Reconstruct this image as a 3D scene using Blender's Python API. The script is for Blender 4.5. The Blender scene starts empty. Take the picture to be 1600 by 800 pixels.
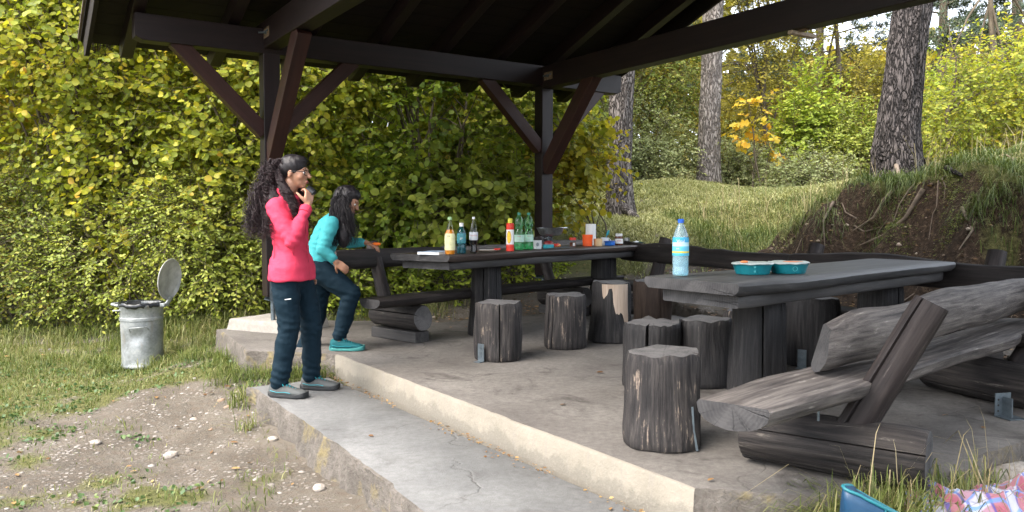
import bpy, bmesh, math, random
import numpy as np
from mathutils import Vector, Matrix, Euler
rad = math.radians
SC = bpy.context.scene
COL = SC.collection
random.seed(7)
RNG = np.random.default_rng(11)

# ------------------------------------------------------------------ camera
PITCH = math.atan(60/1222)
cd = bpy.data.cameras.new('camera'); cam = bpy.data.objects.new('camera', cd); COL.objects.link(cam)
cd.sensor_width = 36; cd.lens = 27.5; cd.clip_start = .05; cd.clip_end = 800
cam.location = (0, 0, 1.05); cam.rotation_euler = (math.pi/2-PITCH, 0, 0)
SC.camera = cam

# ------------------------------------------------------------------ sky, sun, exposure
SUN_EL, SUN_AZ = rad(56), rad(232)      # azimuth clockwise from the view direction: high on the right, veiled by cloud
W = bpy.data.worlds.new('World'); SC.world = W; W.use_nodes = True
nt = W.node_tree; bg = nt.nodes['Background']
sky = nt.nodes.new('ShaderNodeTexSky'); sky.sky_type = 'NISHITA'; sky.sun_disc = False
sky.sun_elevation = SUN_EL; sky.sun_rotation = SUN_AZ
sky.air_density = 1.0; sky.dust_density = 8.0; sky.ozone_density = 1.0
cl = nt.nodes.new('ShaderNodeMix'); cl.data_type = 'RGBA'; cl.inputs[0].default_value = .6; cl.inputs[7].default_value = (5.9, 6.25, 6.8, 1)   # thin bright overcast
nt.links.new(sky.outputs[0], cl.inputs[6]); nt.links.new(cl.outputs[2], bg.inputs[0]); bg.inputs[1].default_value = .15
sd = bpy.data.lights.new('sun', 'SUN'); sd.energy = 1.5; sd.angle = rad(50); sd.color = (1, .96, .90)
so = bpy.data.objects.new('sun', sd); COL.objects.link(so)
sun_dir = Vector((math.sin(SUN_AZ)*math.cos(SUN_EL), math.cos(SUN_AZ)*math.cos(SUN_EL), math.sin(SUN_EL)))
so.rotation_euler = sun_dir.to_track_quat('Z', 'Y').to_euler(); so.location = sun_dir*30
SC.view_settings.view_transform = 'Standard'; SC.view_settings.look = 'None'
SC.view_settings.exposure = 2.25; SC.view_settings.gamma = 1
SC.cycles.max_bounces = 12; SC.cycles.diffuse_bounces = 9; SC.cycles.transparent_max_bounces = 8
SC.cycles.use_adaptive_sampling = True; SC.cycles.adaptive_threshold = .02
SC.cycles.use_denoising = True

# ------------------------------------------------------------------ where a pixel's ray meets the world (to read places off the photo)
def ray(px, py):
    dx, dy = (px-800)/1222, -(py-400)/1222
    c, s = math.cos(PITCH), math.sin(PITCH)
    return Vector((dx, c+dy*s, -s+dy*c))
def on_plane(px, py, z):
    d = ray(px, py); t = (z-1.05)/d.z
    return Vector((d.x*t, d.y*t, z))
def at_depth(px, py, Y):
    d = ray(px, py); t = Y/d.y
    return Vector((d.x*t, Y, 1.05+d.z*t))

# ------------------------------------------------------------------ numpy noise
_tab = RNG.random(65536)
def vnoise(x, y, z=0.0, seed=0):
    x = np.asarray(x, float); y = np.asarray(y, float); z = np.asarray(z, float)+np.zeros_like(x)
    xi, yi, zi = np.floor(x).astype(np.int64), np.floor(y).astype(np.int64), np.floor(z).astype(np.int64)
    xf, yf, zf = x-xi, y-yi, z-zi
    u, v, w = xf*xf*(3-2*xf), yf*yf*(3-2*yf), zf*zf*(3-2*zf)
    def h(a, b, c): return _tab[((a*73856093) ^ (b*19349663) ^ (c*83492791) ^ (seed*2654435)) & 65535]
    r = 0
    for i, wx in ((0, 1-u), (1, u)):
        for j, wy in ((0, 1-v), (1, v)):
            for k, wz in ((0, 1-w), (1, w)):
                r = r + wx*wy*wz*h(xi+i, yi+j, zi+k)
    return r*2-1
def fbm(x, y, z=0.0, o=4, seed=0):
    r = 0; a = 1; f = 1
    for i in range(o):
        r = r + a*vnoise(np.asarray(x)*f, np.asarray(y)*f, np.asarray(z)*f, seed+i*7); a *= .5; f *= 2.03
    return r

# ------------------------------------------------------------------ object helpers
def tag(o, label=None, cat=None, group=None, kind=None):
    if label: o['label'] = label
    if cat: o['category'] = cat
    if group: o['group'] = group
    if kind: o['kind'] = kind
    return o
def empty(name, label, cat, loc=(0, 0, 0), rz=0, group=None):
    o = bpy.data.objects.new(name, None); COL.objects.link(o); o.empty_display_size = .1
    o.location = loc; o.rotation_euler = (0, 0, rz)
    return tag(o, label, cat, group)
def link(name, me, mats, parent=None, loc=(0, 0, 0), rot=(0, 0, 0), mtx=None, smooth=True):
    o = bpy.data.objects.new(name, me); COL.objects.link(o)
    if mats is not None:
        for m in (mats if isinstance(mats, (list, tuple)) else [mats]): me.materials.append(m)
    if parent: o.parent = parent
    if mtx is not None: o.matrix_local = mtx
    else: o.location = loc; o.rotation_euler = rot
    if smooth is True:
        me.polygons.foreach_set('use_smooth', [True]*len(me.polygons))
    elif smooth is not False:
        me.polygons.foreach_set('use_smooth', [True]*len(me.polygons)); me.set_sharp_from_angle(angle=rad(smooth))
    return o
class G:
    """collects rings, boxes, tubes into one mesh"""
    def __init__(s): s.v = []; s.f = []; s.m = []
    def add(s, vs, fs, mi=0):
        b = len(s.v); s.v.extend([tuple(map(float, p)) for p in vs])
        for f in fs: s.f.append([b+i for i in f]); s.m.append(mi)
    def loft(s, rings, caps=True, mi=0, cap_mi=None, closed=False):
        n = len(rings[0]); vs = [p for r in rings for p in r]; fs = []
        R = len(rings)
        for i in range(R-1+(1 if closed else 0)):
            a, b = i*n, ((i+1) % R)*n
            for j in range(n):
                k = (j+1) % n
                fs.append([a+j, a+k, b+k, b+j])
        s.add(vs, fs, mi)
        if caps and not closed:
            s.add(rings[0], [list(range(n))[::-1]], mi if cap_mi is None else cap_mi)
            s.add(rings[-1], [list(range(n))], mi if cap_mi is None else cap_mi)
    def tube(s, pts, rad_, n=8, mi=0, caps=True, flat=1.0):
        pts = [Vector(p) for p in pts]
        rs = rad_ if isinstance(rad_, (list, tuple)) else [rad_]*len(pts)
        rings = []; up = None
        for i, p in enumerate(pts):
            t = (pts[min(i+1, len(pts)-1)]-pts[max(i-1, 0)])
            if t.length < 1e-9: t = Vector((0, 0, 1))
            t.normalize()
            if up is None: up = t.orthogonal().normalized()
            up = (up-t*up.dot(t))
            if up.length < 1e-6: up = t.orthogonal()
            up.normalize(); w = t.cross(up)
            rings.append([p+(up*math.cos(2*math.pi*k/n)*flat+w*math.sin(2*math.pi*k/n))*rs[i] for k in range(n)])
        s.loft(rings, caps, mi)
    def lathe(s, prof, n=24, c=(0, 0, 0), mi=0, mis=None):
        rings = [[(c[0]+r*math.cos(2*math.pi*k/n), c[1]+r*math.sin(2*math.pi*k/n), c[2]+z) for k in range(n)] for r, z in prof]
        for i in range(len(rings)-1):
            s.loft(rings[i:i+2], False, (mis[i] if mis else mi))
        if prof[0][0] > 1e-4: s.add(rings[0], [list(range(n))[::-1]], mis[0] if mis else mi)
        if prof[-1][0] > 1e-4: s.add(rings[-1], [list(range(n))], mis[-1] if mis else mi)
    def box(s, sx, sy, sz, c=(0, 0, 0), mi=0, R=None):
        vs = [Vector((x*sx/2, y*sy/2, z*sz/2)) for x in (-1, 1) for y in (-1, 1) for z in (-1, 1)]
        if R is not None: vs = [R @ v for v in vs]
        vs = [v+Vector(c) for v in vs]
        s.add(vs, [[0, 1, 3, 2], [4, 6, 7, 5], [0, 4, 5, 1], [2, 3, 7, 6], [0, 2, 6, 4], [1, 5, 7, 3]], mi)
    def ball(s, c, r, n=12, m=8, mi=0, R=None):
        r = (r, r, r) if isinstance(r, (int, float)) else r
        vs = [(0, 0, -r[2])]; fs = []
        for i in range(1, m):
            th = math.pi*i/m-math.pi/2
            for k in range(n):
                vs.append((r[0]*math.cos(th)*math.cos(2*math.pi*k/n), r[1]*math.cos(th)*math.sin(2*math.pi*k/n), r[2]*math.sin(th)))
        vs.append((0, 0, r[2])); e = len(vs)-1
        for k in range(n):
            fs.append([0, 1+(k+1) % n, 1+k]); fs.append([e, e-n+k, e-n+(k+1) % n])
        for i in range(m-2):
            for k in range(n):
                a = 1+i*n
                fs.append([a+k, a+(k+1) % n, a+n+(k+1) % n, a+n+k])
        vs = [Vector(v) for v in vs]
        if R is not None: vs = [R @ v for v in vs]
        s.add([v+Vector(c) for v in vs], fs, mi)
    def me(s, name, weld=False):
        m = bpy.data.meshes.new(name); m.from_pydata(s.v, [], s.f); m.update()
        bm = bmesh.new(); bm.from_mesh(m)
        bm.faces.ensure_lookup_table()
        for f, i in zip(bm.faces, s.m): f.material_index = i
        if weld: bmesh.ops.remove_doubles(bm, verts=bm.verts, dist=1e-5)
        bmesh.ops.recalc_face_normals(bm, faces=bm.faces)
        bm.to_mesh(m); bm.free()
        return m
    def obj(s, name, mats, parent=None, loc=(0, 0, 0), rot=(0, 0, 0), mtx=None, smooth=True, weld=False, bevel=0, sub=0):
        o = link(name, s.me(name, weld), mats, parent, loc, rot, mtx, smooth)
        if bevel:
            b = o.modifiers.new('bevel', 'BEVEL'); b.width = bevel; b.segments = 2; b.limit_method = 'ANGLE'
        if sub:
            b = o.modifiers.new('sub', 'SUBSURF'); b.levels = b.render_levels = sub
        return o
def raw_mesh(name, V, F, nper):
    """V (N,3) float, F (M,nper) int -> mesh fast"""
    m = bpy.data.meshes.new(name)
    m.vertices.add(len(V)); m.vertices.foreach_set('co', np.ascontiguousarray(V, np.float32).ravel())
    m.loops.add(len(F)*nper); m.loops.foreach_set('vertex_index', np.ascontiguousarray(F, np.int32).ravel())
    m.polygons.add(len(F)); m.polygons.foreach_set('loop_start', np.arange(0, len(F)*nper, nper, dtype=np.int32))
    m.polygons.foreach_set('loop_total', np.full(len(F), nper, np.int32))
    m.update(calc_edges=True); return m

# ------------------------------------------------------------------ material helpers
def M0(name):
    m = bpy.data.materials.new(name); m.use_nodes = True
    n = m.node_tree.nodes; p = n['Principled BSDF']
    return m, m.node_tree, n, m.node_tree.links, p
def c4(c): return (c[0], c[1], c[2], 1)
def coords(nt, scale=(1, 1, 1), kind='Object', loc=(0, 0, 0)):
    tc = nt.nodes.new('ShaderNodeTexCoord'); mp = nt.nodes.new('ShaderNodeMapping')
    mp.inputs['Scale'].default_value = scale; mp.inputs['Location'].default_value = loc
    nt.links.new(tc.outputs[kind], mp.inputs[0]); return mp.outputs[0]
def noise(nt, vec, scale=5, detail=6, rough=.6, dist=0):
    n = nt.nodes.new('ShaderNodeTexNoise'); n.inputs['Scale'].default_value = scale
    n.inputs['Detail'].default_value = detail; n.inputs['Roughness'].default_value = rough
    n.inputs['Distortion'].default_value = dist
    nt.links.new(vec, n.inputs['Vector']); return n.outputs['Fac']
def voro(nt, vec, scale=5, feat='F1', out='Distance', rnd=1):
    n = nt.nodes.new('ShaderNodeTexVoronoi'); n.feature = feat; n.inputs['Scale'].default_value = scale
    n.inputs['Randomness'].default_value = rnd
    nt.links.new(vec, n.inputs['Vector']); return n.outputs[out]
def ramp(nt, fac, stops, interp='LINEAR'):
    r = nt.nodes.new('ShaderNodeValToRGB'); r.color_ramp.interpolation = interp
    e = r.color_ramp.elements
    while len(e) < len(stops): e.new(.5)
    for k, (p, c) in enumerate(stops):
        e[k].position = p; e[k].color = c4(c) if not isinstance(c, (int, float)) else (c, c, c, 1)
    nt.links.new(fac, r.inputs[0]); return r.outputs[0]
def mix(nt, fac, a, b, mode='MIX'):
    m = nt.nodes.new('ShaderNodeMix'); m.data_type = 'RGBA'; m.blend_type = mode
    for s, v in ((0, fac), (6, a), (7, b)):
        if isinstance(v, (int, float)): m.inputs[s].default_value = v if s == 0 else (v, v, v, 1)
        elif isinstance(v, (tuple, list)): m.inputs[s].default_value = c4(v)
        else: nt.links.new(v, m.inputs[s])
    return m.outputs[2]
def math_(nt, op, a, b=0.0, clamp=False):
    m = nt.nodes.new('ShaderNodeMath'); m.operation = op; m.use_clamp = clamp
    for s, v in ((0, a), (1, b)):
        if isinstance(v, (int, float)): m.inputs[s].default_value = v
        else: nt.links.new(v, m.inputs[s])
    return m.outputs[0]
def bump(nt, h, p, strength=.5, dist=.01, base=None):
    b = nt.nodes.new('ShaderNodeBump'); b.inputs['Strength'].default_value = strength; b.inputs['Distance'].default_value = dist
    nt.links.new(h, b.inputs['Height'])
    if base is not None: nt.links.new(base, b.inputs['Normal'])
    if p is not None: nt.links.new(b.outputs[0], p.inputs['Normal'])
    return b.outputs[0]
def rnd_obj(nt):
    o = nt.nodes.new('ShaderNodeObjectInfo'); return o.outputs['Random']
def plain(name, col, rough=.5, metal=0, spec=.5, var=.12, bumpy=0, scale=30, coat=0):
    m, nt, n, l, p = M0(name)
    v = coords(nt); f = noise(nt, v, scale, 5)
    a = tuple(max(0, c*(1-var)) for c in col); b = tuple(min(1, c*(1+var)) for c in col)
    l.new(ramp(nt, f, [(.3, a), (.7, b)]), p.inputs['Base Color'])
    p.inputs['Roughness'].default_value = rough; p.inputs['Metallic'].default_value = metal
    p.inputs['Specular IOR Level'].default_value = spec; p.inputs['Coat Weight'].default_value = coat
    if bumpy: bump(nt, f, p, bumpy, .01)
    return m

def wood(name, axis, stops, pale=(.34, .29, .24), pale_at=.72, rough=.75, grain=34, knots=.0, bstr=.6, bd=.006, spec=.3, big=2.2, k=.56):
    """weathered timber: streaks along the local axis, worn paler where the stain has rubbed off"""
    stops = [(a, (c[0]*k*1.05, c[1]*k*1.0, c[2]*k*.96)) for a, c in stops]; pale = tuple(q*(k+.1) for q in pale)
    m, nt, n, l, p = M0(name)
    st = .05; s = {'x': (st, 1, 1), 'y': (1, st, 1), 'z': (1, 1, st)}[axis]
    off = math_(nt, 'MULTIPLY', rnd_obj(nt), 37.0)
    tc = nt.nodes.new('ShaderNodeTexCoord'); ad = nt.nodes.new('ShaderNodeVectorMath'); ad.operation = 'ADD'
    l.new(tc.outputs['Object'], ad.inputs[0]); l.new(off, ad.inputs[1])
    mp = nt.nodes.new('ShaderNodeMapping'); mp.inputs['Scale'].default_value = s; l.new(ad.outputs[0], mp.inputs[0])
    g1 = noise(nt, mp.outputs[0], grain, 8, .65, .4)
    mp2 = nt.nodes.new('ShaderNodeMapping'); mp2.inputs['Scale'].default_value = tuple(.35 if q == st else 1 for q in s); l.new(ad.outputs[0], mp2.inputs[0])
    g2 = noise(nt, mp2.outputs[0], big*3, 5, .6)
    f = math_(nt, 'ADD', math_(nt, 'MULTIPLY', g1, .65), math_(nt, 'MULTIPLY', g2, .35))
    c = ramp(nt, f, stops)
    g3 = noise(nt, mp2.outputs[0], big*9, 6, .7)
    w = ramp(nt, math_(nt, 'ADD', math_(nt, 'MULTIPLY', g3, .55), math_(nt, 'MULTIPLY', g1, .45)), [(pale_at-.06, 0), (pale_at, 1)])
    c = mix(nt, w, c, pale)
    l.new(c, p.inputs['Base Color']); p.inputs['Roughness'].default_value = rough
    p.inputs['Specular IOR Level'].default_value = spec
    # dark drying checks
    bump(nt, math_(nt, 'ADD', g1, math_(nt, 'MULTIPLY', g3, .5)), p, bstr, bd)
    return m
def endgrain(name, a, b, ax='Z'):
    m, nt, n, l, p = M0(name)
    v = coords(nt); wv = nt.nodes.new('ShaderNodeTexWave'); wv.wave_type = 'RINGS'; wv.rings_direction = ax
    wv.inputs['Scale'].default_value = 22; wv.inputs['Distortion'].default_value = 5; wv.inputs['Detail'].default_value = 4; wv.inputs['Detail Scale'].default_value = 1.5
    l.new(v, wv.inputs['Vector'])
    f2 = noise(nt, v, 9, 6, .7)
    f = math_(nt, 'ADD', math_(nt, 'MULTIPLY', wv.outputs['Fac'], .07), math_(nt, 'MULTIPLY', f2, .93))
    sp = nt.nodes.new('ShaderNodeSeparateXYZ'); l.new(v, sp.inputs[0]); ca, cb = (0, 1) if ax == 'Z' else (1, 2)
    an = math_(nt, 'ARCTAN2', sp.outputs[ca], sp.outputs[cb]); cmb = nt.nodes.new('ShaderNodeCombineXYZ'); l.new(math_(nt, 'MULTIPLY', an, 3.1), cmb.inputs[0]); l.new(math_(nt, 'MULTIPLY', rnd_obj(nt), 50.0), cmb.inputs[1])
    l.new(math_(nt, 'MULTIPLY', noise(nt, v, 14, 3), .5), cmb.inputs[2])
    ck = ramp(nt, voro(nt, cmb.outputs[0], .40, 'DISTANCE_TO_EDGE'), [(0, 1), (.012, 0)])
    c = mix(nt, math_(nt, 'MULTIPLY', ck, .55), ramp(nt, f, [(.3, a), (.62, b)]), tuple(q*.25 for q in a))
    l.new(c, p.inputs['Base Color']); p.inputs['Roughness'].default_value = .8
    bump(nt, math_(nt, 'SUBTRACT', f, ck), p, .6, .006); return m
# ================================================================== MATERIALS
DARK = wood('stained_beam', 'x', [(.25, (.007, .004, .0045)), (.5, (.019, .010, .0105)), (.75, (.038, .021, .020))], pale=(.08, .06, .055), pale_at=.80, rough=.5, grain=26, spec=.35, bstr=.3, bd=.003)
DARKR = wood('red_stained_brace', 'x', [(.25, (.016, .006, .005)), (.5, (.05, .018, .014)), (.75, (.085, .035, .027))], pale=(.13, .08, .06), pale_at=.80, rough=.48, grain=26, spec=.35, bstr=.3, bd=.003)
DECK = wood('roof_boards', 'x', [(.25, (.006, .0035, .003)), (.5, (.013, .008, .006)), (.75, (.024, .015, .010))], pale=(.04, .026, .018), pale_at=.8, rough=.8, grain=20, bstr=.3, bd=.003)
BENCHD = wood('dark_bench_wood', 'x', [(.34, (.010, .009, .0095)), (.48, (.027, .023, .023)), (.64, (.066, .057, .054))], pale=(.20, .18, .17), pale_at=.67, rough=.7, grain=30)
BENCHG = wood('silvered_wood', 'x', [(.36, (.028, .025, .026)), (.46, (.095, .087, .084)), (.60, (.22, .205, .195))], pale=(.34, .31, .285), pale_at=.64, rough=.75, grain=44, bstr=.9, bd=.008, k=.64)
TABTOP = wood('table_wood', 'x', [(.36, (.022, .023, .026)), (.48, (.058, .061, .066)), (.62, (.125, .127, .130))], pale=(.22, .215, .21), pale_at=.66, rough=.55, grain=24, spec=.45, bstr=.4, bd=.003)
TABTOP2 = wood('brown_table_wood', 'x', [(.3, (.026, .020, .018)), (.5, (.07, .054, .048)), (.72, (.15, .125, .115))], pale=(.28, .24, .22), pale_at=.74, rough=.5, grain=24, spec=.45, bstr=.4, bd=.003)
TABUND = wood('grey_underboard', 'x', [(.3, (.03, .03, .032)), (.5, (.075, .075, .077)), (.72, (.15, .147, .142))], pale=(.25, .23, .21), pale_at=.74, rough=.7, grain=26)
LOGZ = wood('stump_bark', 'z', [(.36, (.012, .012, .0135)), (.48, (.040, .038, .040)), (.60, (.10, .093, .090))], pale=(.34, .27, .215), pale_at=.625, rough=.75, grain=52, bstr=.9, bd=.01)
LOGZ2 = wood('stump_dark', 'z', [(.36, (.009, .0095, .011)), (.48, (.028, .028, .031)), (.60, (.066, .065, .067))], pale=(.20, .175, .155), pale_at=.67, rough=.65, grain=48, bstr=.9, bd=.01)
LOGB = wood('stump_brown', 'z', [(.3, (.028, .021, .018)), (.5, (.078, .056, .045)), (.7, (.17, .13, .105))], pale=(.33, .26, .20), pale_at=.70, rough=.78, grain=32, bstr=.9, bd=.01)
LOGX = wood('foot_log', 'x', [(.37, (.012, .012, .013)), (.48, (.045, .041, .041)), (.60, (.105, .095, .090))], pale=(.26, .23, .20), pale_at=.65, rough=.75, k=.42, grain=46, bstr=.9, bd=.01)
POSTZ = wood('support_post', 'z', [(.37, (.012, .010, .011)), (.48, (.036, .028, .029)), (.60, (.085, .070, .068))], pale=(.24, .20, .185), pale_at=.67, rough=.6, k=.40, grain=44, bstr=.7, bd=.006)
ENDG = endgrain('stump_top', (.036, .036, .038), (.135, .130, .128))
ENDD = endgrain('log_end', (.015, .015, .017), (.065, .063, .064), 'X')
ENDL = endgrain('plank_end', (.014, .014, .016), (.055, .053, .054), 'X')
ENDX = endgrain('foot_log_end', (.03, .03, .031), (.11, .105, .103), 'X')
BARE = wood('bare_wood', 'z', [(.3, (.28, .20, .14)), (.5, (.52, .43, .35)), (.7, (.68, .60, .52))], pale=(.7, .63, .56), pale_at=.7, rough=.7, grain=30, k=.75)
STEEL = plain('galvanised_steel', (.14, .17, .19), .42, .7, var=.3, scale=18)
RUST = plain('rusty_steel', (.24, .17, .11), .6, .5, var=.5, scale=40)

def concrete(name, a, b, dark, stain=.5, cracks=True):
    m, nt, n, l, p = M0(name)
    v = coords(nt)
    f1 = noise(nt, v, 1.4, 8, .62, .3); f2 = noise(nt, v, 26, 6, .7); f3 = noise(nt, v, 140, 3, .7)
    c = ramp(nt, f1, [(.32, a), (.62, b)])
    c = mix(nt, math_(nt, 'MULTIPLY', ramp(nt, f2, [(.35, 1), (.62, 0)]), .38), c, dark)
    c = mix(nt, math_(nt, 'MULTIPLY', ramp(nt, f3, [(.38, 1), (.6, 0)]), .35), c, tuple(x*.8 for x in a))
    f4 = noise(nt, v, 2.6, 7, .7, .8)
    c = mix(nt, math_(nt, 'MULTIPLY', ramp(nt, f4, [(.545, 0), (.68, 1)]), stain), c, dark)
    h = math_(nt, 'ADD', math_(nt, 'MULTIPLY', f2, .7), math_(nt, 'MULTIPLY', f3, .45))
    if cracks:
        vv = nt.nodes.new('ShaderNodeVectorMath'); vv.operation = 'ADD'
        nn = nt.nodes.new('ShaderNodeTexNoise'); nn.inputs['Scale'].default_value = 3; nn.inputs['Detail'].default_value = 5; l.new(v, nn.inputs['Vector'])
        sc_ = nt.nodes.new('ShaderNodeVectorMath'); sc_.operation = 'SCALE'; sc_.inputs['Scale'].default_value = .55; l.new(nn.outputs['Color'], sc_.inputs[0])
        l.new(v, vv.inputs[0]); l.new(sc_.outputs[0], vv.inputs[1])
        e = voro(nt, vv.outputs[0], .62, 'DISTANCE_TO_EDGE')
        k = ramp(nt, e, [(.0, 1), (.009, 0)])
        k = math_(nt, 'MULTIPLY', k, ramp(nt, noise(nt, v, 1.1, 3), [(.47, 0), (.56, 1)]))
        c = mix(nt, math_(nt, 'MULTIPLY', k, .35), c, (.06, .056, .05)); h = math_(nt, 'SUBTRACT', h, k)
    l.new(c, p.inputs['Base Color']); p.inputs['Roughness'].default_value = .85; p.inputs['Specular IOR Level'].default_value = .25
    bump(nt, h, p, .55, .008); return m
CONC_FLOOR = concrete('platform_concrete', (.098, .089, .081), (.178, .165, .150), (.034, .029, .026), .8)
CONC_STEP = concrete('step_concrete', (.120, .122, .122), (.19, .192, .19), (.065, .062, .06), .5)
def rough_edge(name, a, b, dark, moss):
    m, nt, n, l, p = M0(name); v = coords(nt)
    f = noise(nt, v, 5, 8, .7, .5); g = noise(nt, v, 30, 6, .75); k = noise(nt, v, 3.2, 6, .7)
    c = ramp(nt, f, [(.34, a), (.62, b)]); c = mix(nt, ramp(nt, g, [(.36, .8), (.55, 0)]), c, dark)
    c = mix(nt, ramp(nt, k, [(.54, 0), (.64, .75)]), c, moss)
    l.new(c, p.inputs['Base Color']); p.inputs['Roughness'].default_value = .95
    bump(nt, math_(nt, 'ADD', g, f), p, 1.0, .03); return m
STEP_SIDE = rough_edge('broken_concrete', (.09, .08, .068), (.19, .17, .15), (.10, .085, .07), (.26, .21, .09))
def kerb_paint():
    m, nt, n, l, p = M0('cream_kerb'); v = coords(nt); vs = coords(nt, (1, 1, .12))
    f = noise(nt, v, 4, 7, .65); g = noise(nt, vs, 14, 6, .75); h = noise(nt, v, 60, 4)
    c = ramp(nt, f, [(.3, (.185, .168, .135)), (.65, (.24, .218, .178))])
    c = mix(nt, math_(nt, 'MULTIPLY', ramp(nt, g, [(.54, 0), (.70, 1)]), .75), c, (.19, .175, .155))
    # splashed dirt along the foot of the kerb (object z: kerb runs from -.16 to 0)
    tc = nt.nodes.new('ShaderNodeTexCoord'); sp = nt.nodes.new('ShaderNodeSeparateXYZ'); l.new(tc.outputs['Object'], sp.inputs[0])
    d = math_(nt, 'ADD', math_(nt, 'MULTIPLY', sp.outputs['Z'], -9), math_(nt, 'MULTIPLY', math_(nt, 'SUBTRACT', noise(nt, v, 7, 6, .7), .5), 2.6))
    c = mix(nt, ramp(nt, d, [(.7, 0), (1.9, .6)]), c, (.13, .12, .10))
    c = mix(nt, ramp(nt, h, [(.55, 0), (.7, .25)]), c, (.3, .27, .22))
    l.new(c, p.inputs['Base Color']); p.inputs['Roughness'].default_value = .85
    bump(nt, math_(nt, 'ADD', f, h), p, .5, .01); return m
KERB = kerb_paint()

# ================================================================== TERRAIN
PLAT = [(-1.36, 5.97), (-2.10, 6.12), (-2.8, 7.35), (-1.9, 8.0), (-.7, 7.85), (.6, 8.7), (1.45, 9.0), (2.3, 7.4), (3.05, 5.95), (3.9, 4.9), (3.6, 4.35), (2.6, 3.72), (2.16, 3.42), (1.93, 3.2), (1.6, 3.05), (1.2, 2.86), (.70, 2.98)]
STEPP = [(-1.89, 5.50), (-1.38, 5.85), (.70, 2.90), (1.55, 1.55), (.62, 1.4), (-.566, 3.46)]
CP = [(-8,4,-.38),(-4,4,-.40),(-2,3.5,-.41),(-1.5,2,-.45),(-6,7,-.36),(-3.5,7.3,-.37),(-2.5,5.5,-.35),(-2.15,5.0,-.37),(-3,4.5,-.41),(-1.2,4,-.38),(-8,8.5,-.3),
 (-5,8.8,-.25),(-3.3,8.3,-.15),(-9,12,.3),(-5,12,.6),(0,0,-.45),(-5,0,-.45),(-1.6,5.8,-.17),(-1.95,5.9,-.2),(-2.6,6.6,-.2),(-3,7.6,-.2),(-1.5,8.6,.02),(-.8,8.2,-.01),(-1,9.5,.35),
 (0.2,9.2,.12),(0.3,10.5,.8),(-2,11,.8),(1.3,9.3,.2),(1.9,9,.28),(1.9,10,.6),(1.77,12.9,1.1),(3.2,15.5,1.72),(3.9,12,1.3),(5.8,16.5,1.3),(7.5,19,1.5),(4.57,18,1.78),(2,17,1.6),(3,22,1.5),(7,22,1.9),(0,14,1.6),(-4,16,1.5),
 (3.35,7.5,.1),(4.5,6.3,.08),(5.2,4.8,.03),(4.95,10,1.67),(4.2,9.9,1.5),(3.4,10.6,1.2),(5.6,9.2,1.75),(7,7.4,1.75),(7,12,2.0),(5.9,7.6,1.3),(10,10,2.6),
 (8,20,2.8),(12,30,3.4),(0,30,2.6),(-12,30,2),(30,30,4),(-30,20,1),(30,0,1),(-30,-20,-.5),(0,-30,-.5),(30,-20,0),(0,5,-.3),(1,7,-.1),(2,4.5,-.2),(1.5,2,-.36),
 (2.2,2.6,-.17),(1.2,2.6,-.18),(3,3,-.1),(4,4,-.02),(2.7,7.7,.1),(2.0,8.2,.1),(6.5,5,.5),(80,80,6),(-80,80,5),(-80,-80,0),(80,-80,0)]
_P = np.array(CP); _A = _P[:, :2]
_K = np.sqrt(((_A[:, None]-_A[None])**2).sum(-1)+.04)
_wt = np.linalg.solve(np.block([[_K, np.ones((len(_A), 1))], [np.ones((1, len(_A))), np.zeros((1, 1))]]), np.append(_P[:, 2], 0))
def in_poly(x, y, poly):
    r = np.zeros(np.shape(x), bool); j = len(poly)-1
    for i in range(len(poly)):
        xi, yi = poly[i]; xj, yj = poly[j]
        c = ((yi > y) != (yj > y)) & (x < (xj-xi)*(y-yi)/(yj-yi+1e-12)+xi); r ^= c; j = i
    return r
def sstep(a, b, x):
    t = np.clip((x-a)/(b-a), 0, 1); return t*t*(3-2*t)
def bank_u(x, y):      # metres behind the line of the long bench on the right
    return (x-2.76)*.89+(y-5.75)*.45
def lipf(x, y): return 2.45+.42*vnoise(x*1.1, y*1.1, 0, 3)+.20*vnoise(x*3.3, y*3.3, 0, 4)
def H(x, y, under=True):
    x = np.asarray(x, float); y = np.asarray(y, float)
    z = np.full(x.shape, _wt[-1])
    for (ax, ay), w in zip(_A, _wt[:-1]): z = z+w*np.sqrt((x-ax)**2+(y-ay)**2+.04)
    # the eroded cut bank on the right: a steep earth face under a grassy lip
    u = bank_u(x, y)
    lip = lipf(x, y)
    s_ = (x-2.76)*.45-(y-5.75)*.89; hf = .30+.80*sstep(-3.4, -1.9, s_)
    reg = sstep(2.2, 3.3, x)*sstep(4.2, 5.5, y)*(1-sstep(11, 13, y))*(1-sstep(9, 12, x))
    face = sstep(lip-.95, lip+.05, u)
    zz = .10+.22*sstep(.9, 1.7, u)+face*(hf+.12*vnoise(x*1.7, y*1.7, 0, 9))+np.clip(u-lip, 0, 9)*.20
    z = z*(1-reg)+np.minimum(zz, np.maximum(z+.15, zz*.0+.1)+3)*reg
    near = np.exp(-(((x)**2+(y-6)**2)/18**2))
    z = z+near*(.028*fbm(x*.9, y*.9, 0, 3, 1)+.010*fbm(x*5, y*5, 0, 3, 2))
    z = z+reg*face*(1-sstep(lip-.05, lip+.25, u))*.15*fbm(x*3.6, y*3.6, z*4, 4, 5)
    z = z+(1-near)*.25*fbm(x*.12, y*.12, 0, 3, 6)
    if under:
        q = in_poly(x, y, PLAT) | in_poly(x, y, STEPP)
        z = np.where(q, np.minimum(z, -.20), z)
    return z
def Hs(x, y): return float(H(np.array([x]), np.array([y]))[0])

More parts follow.
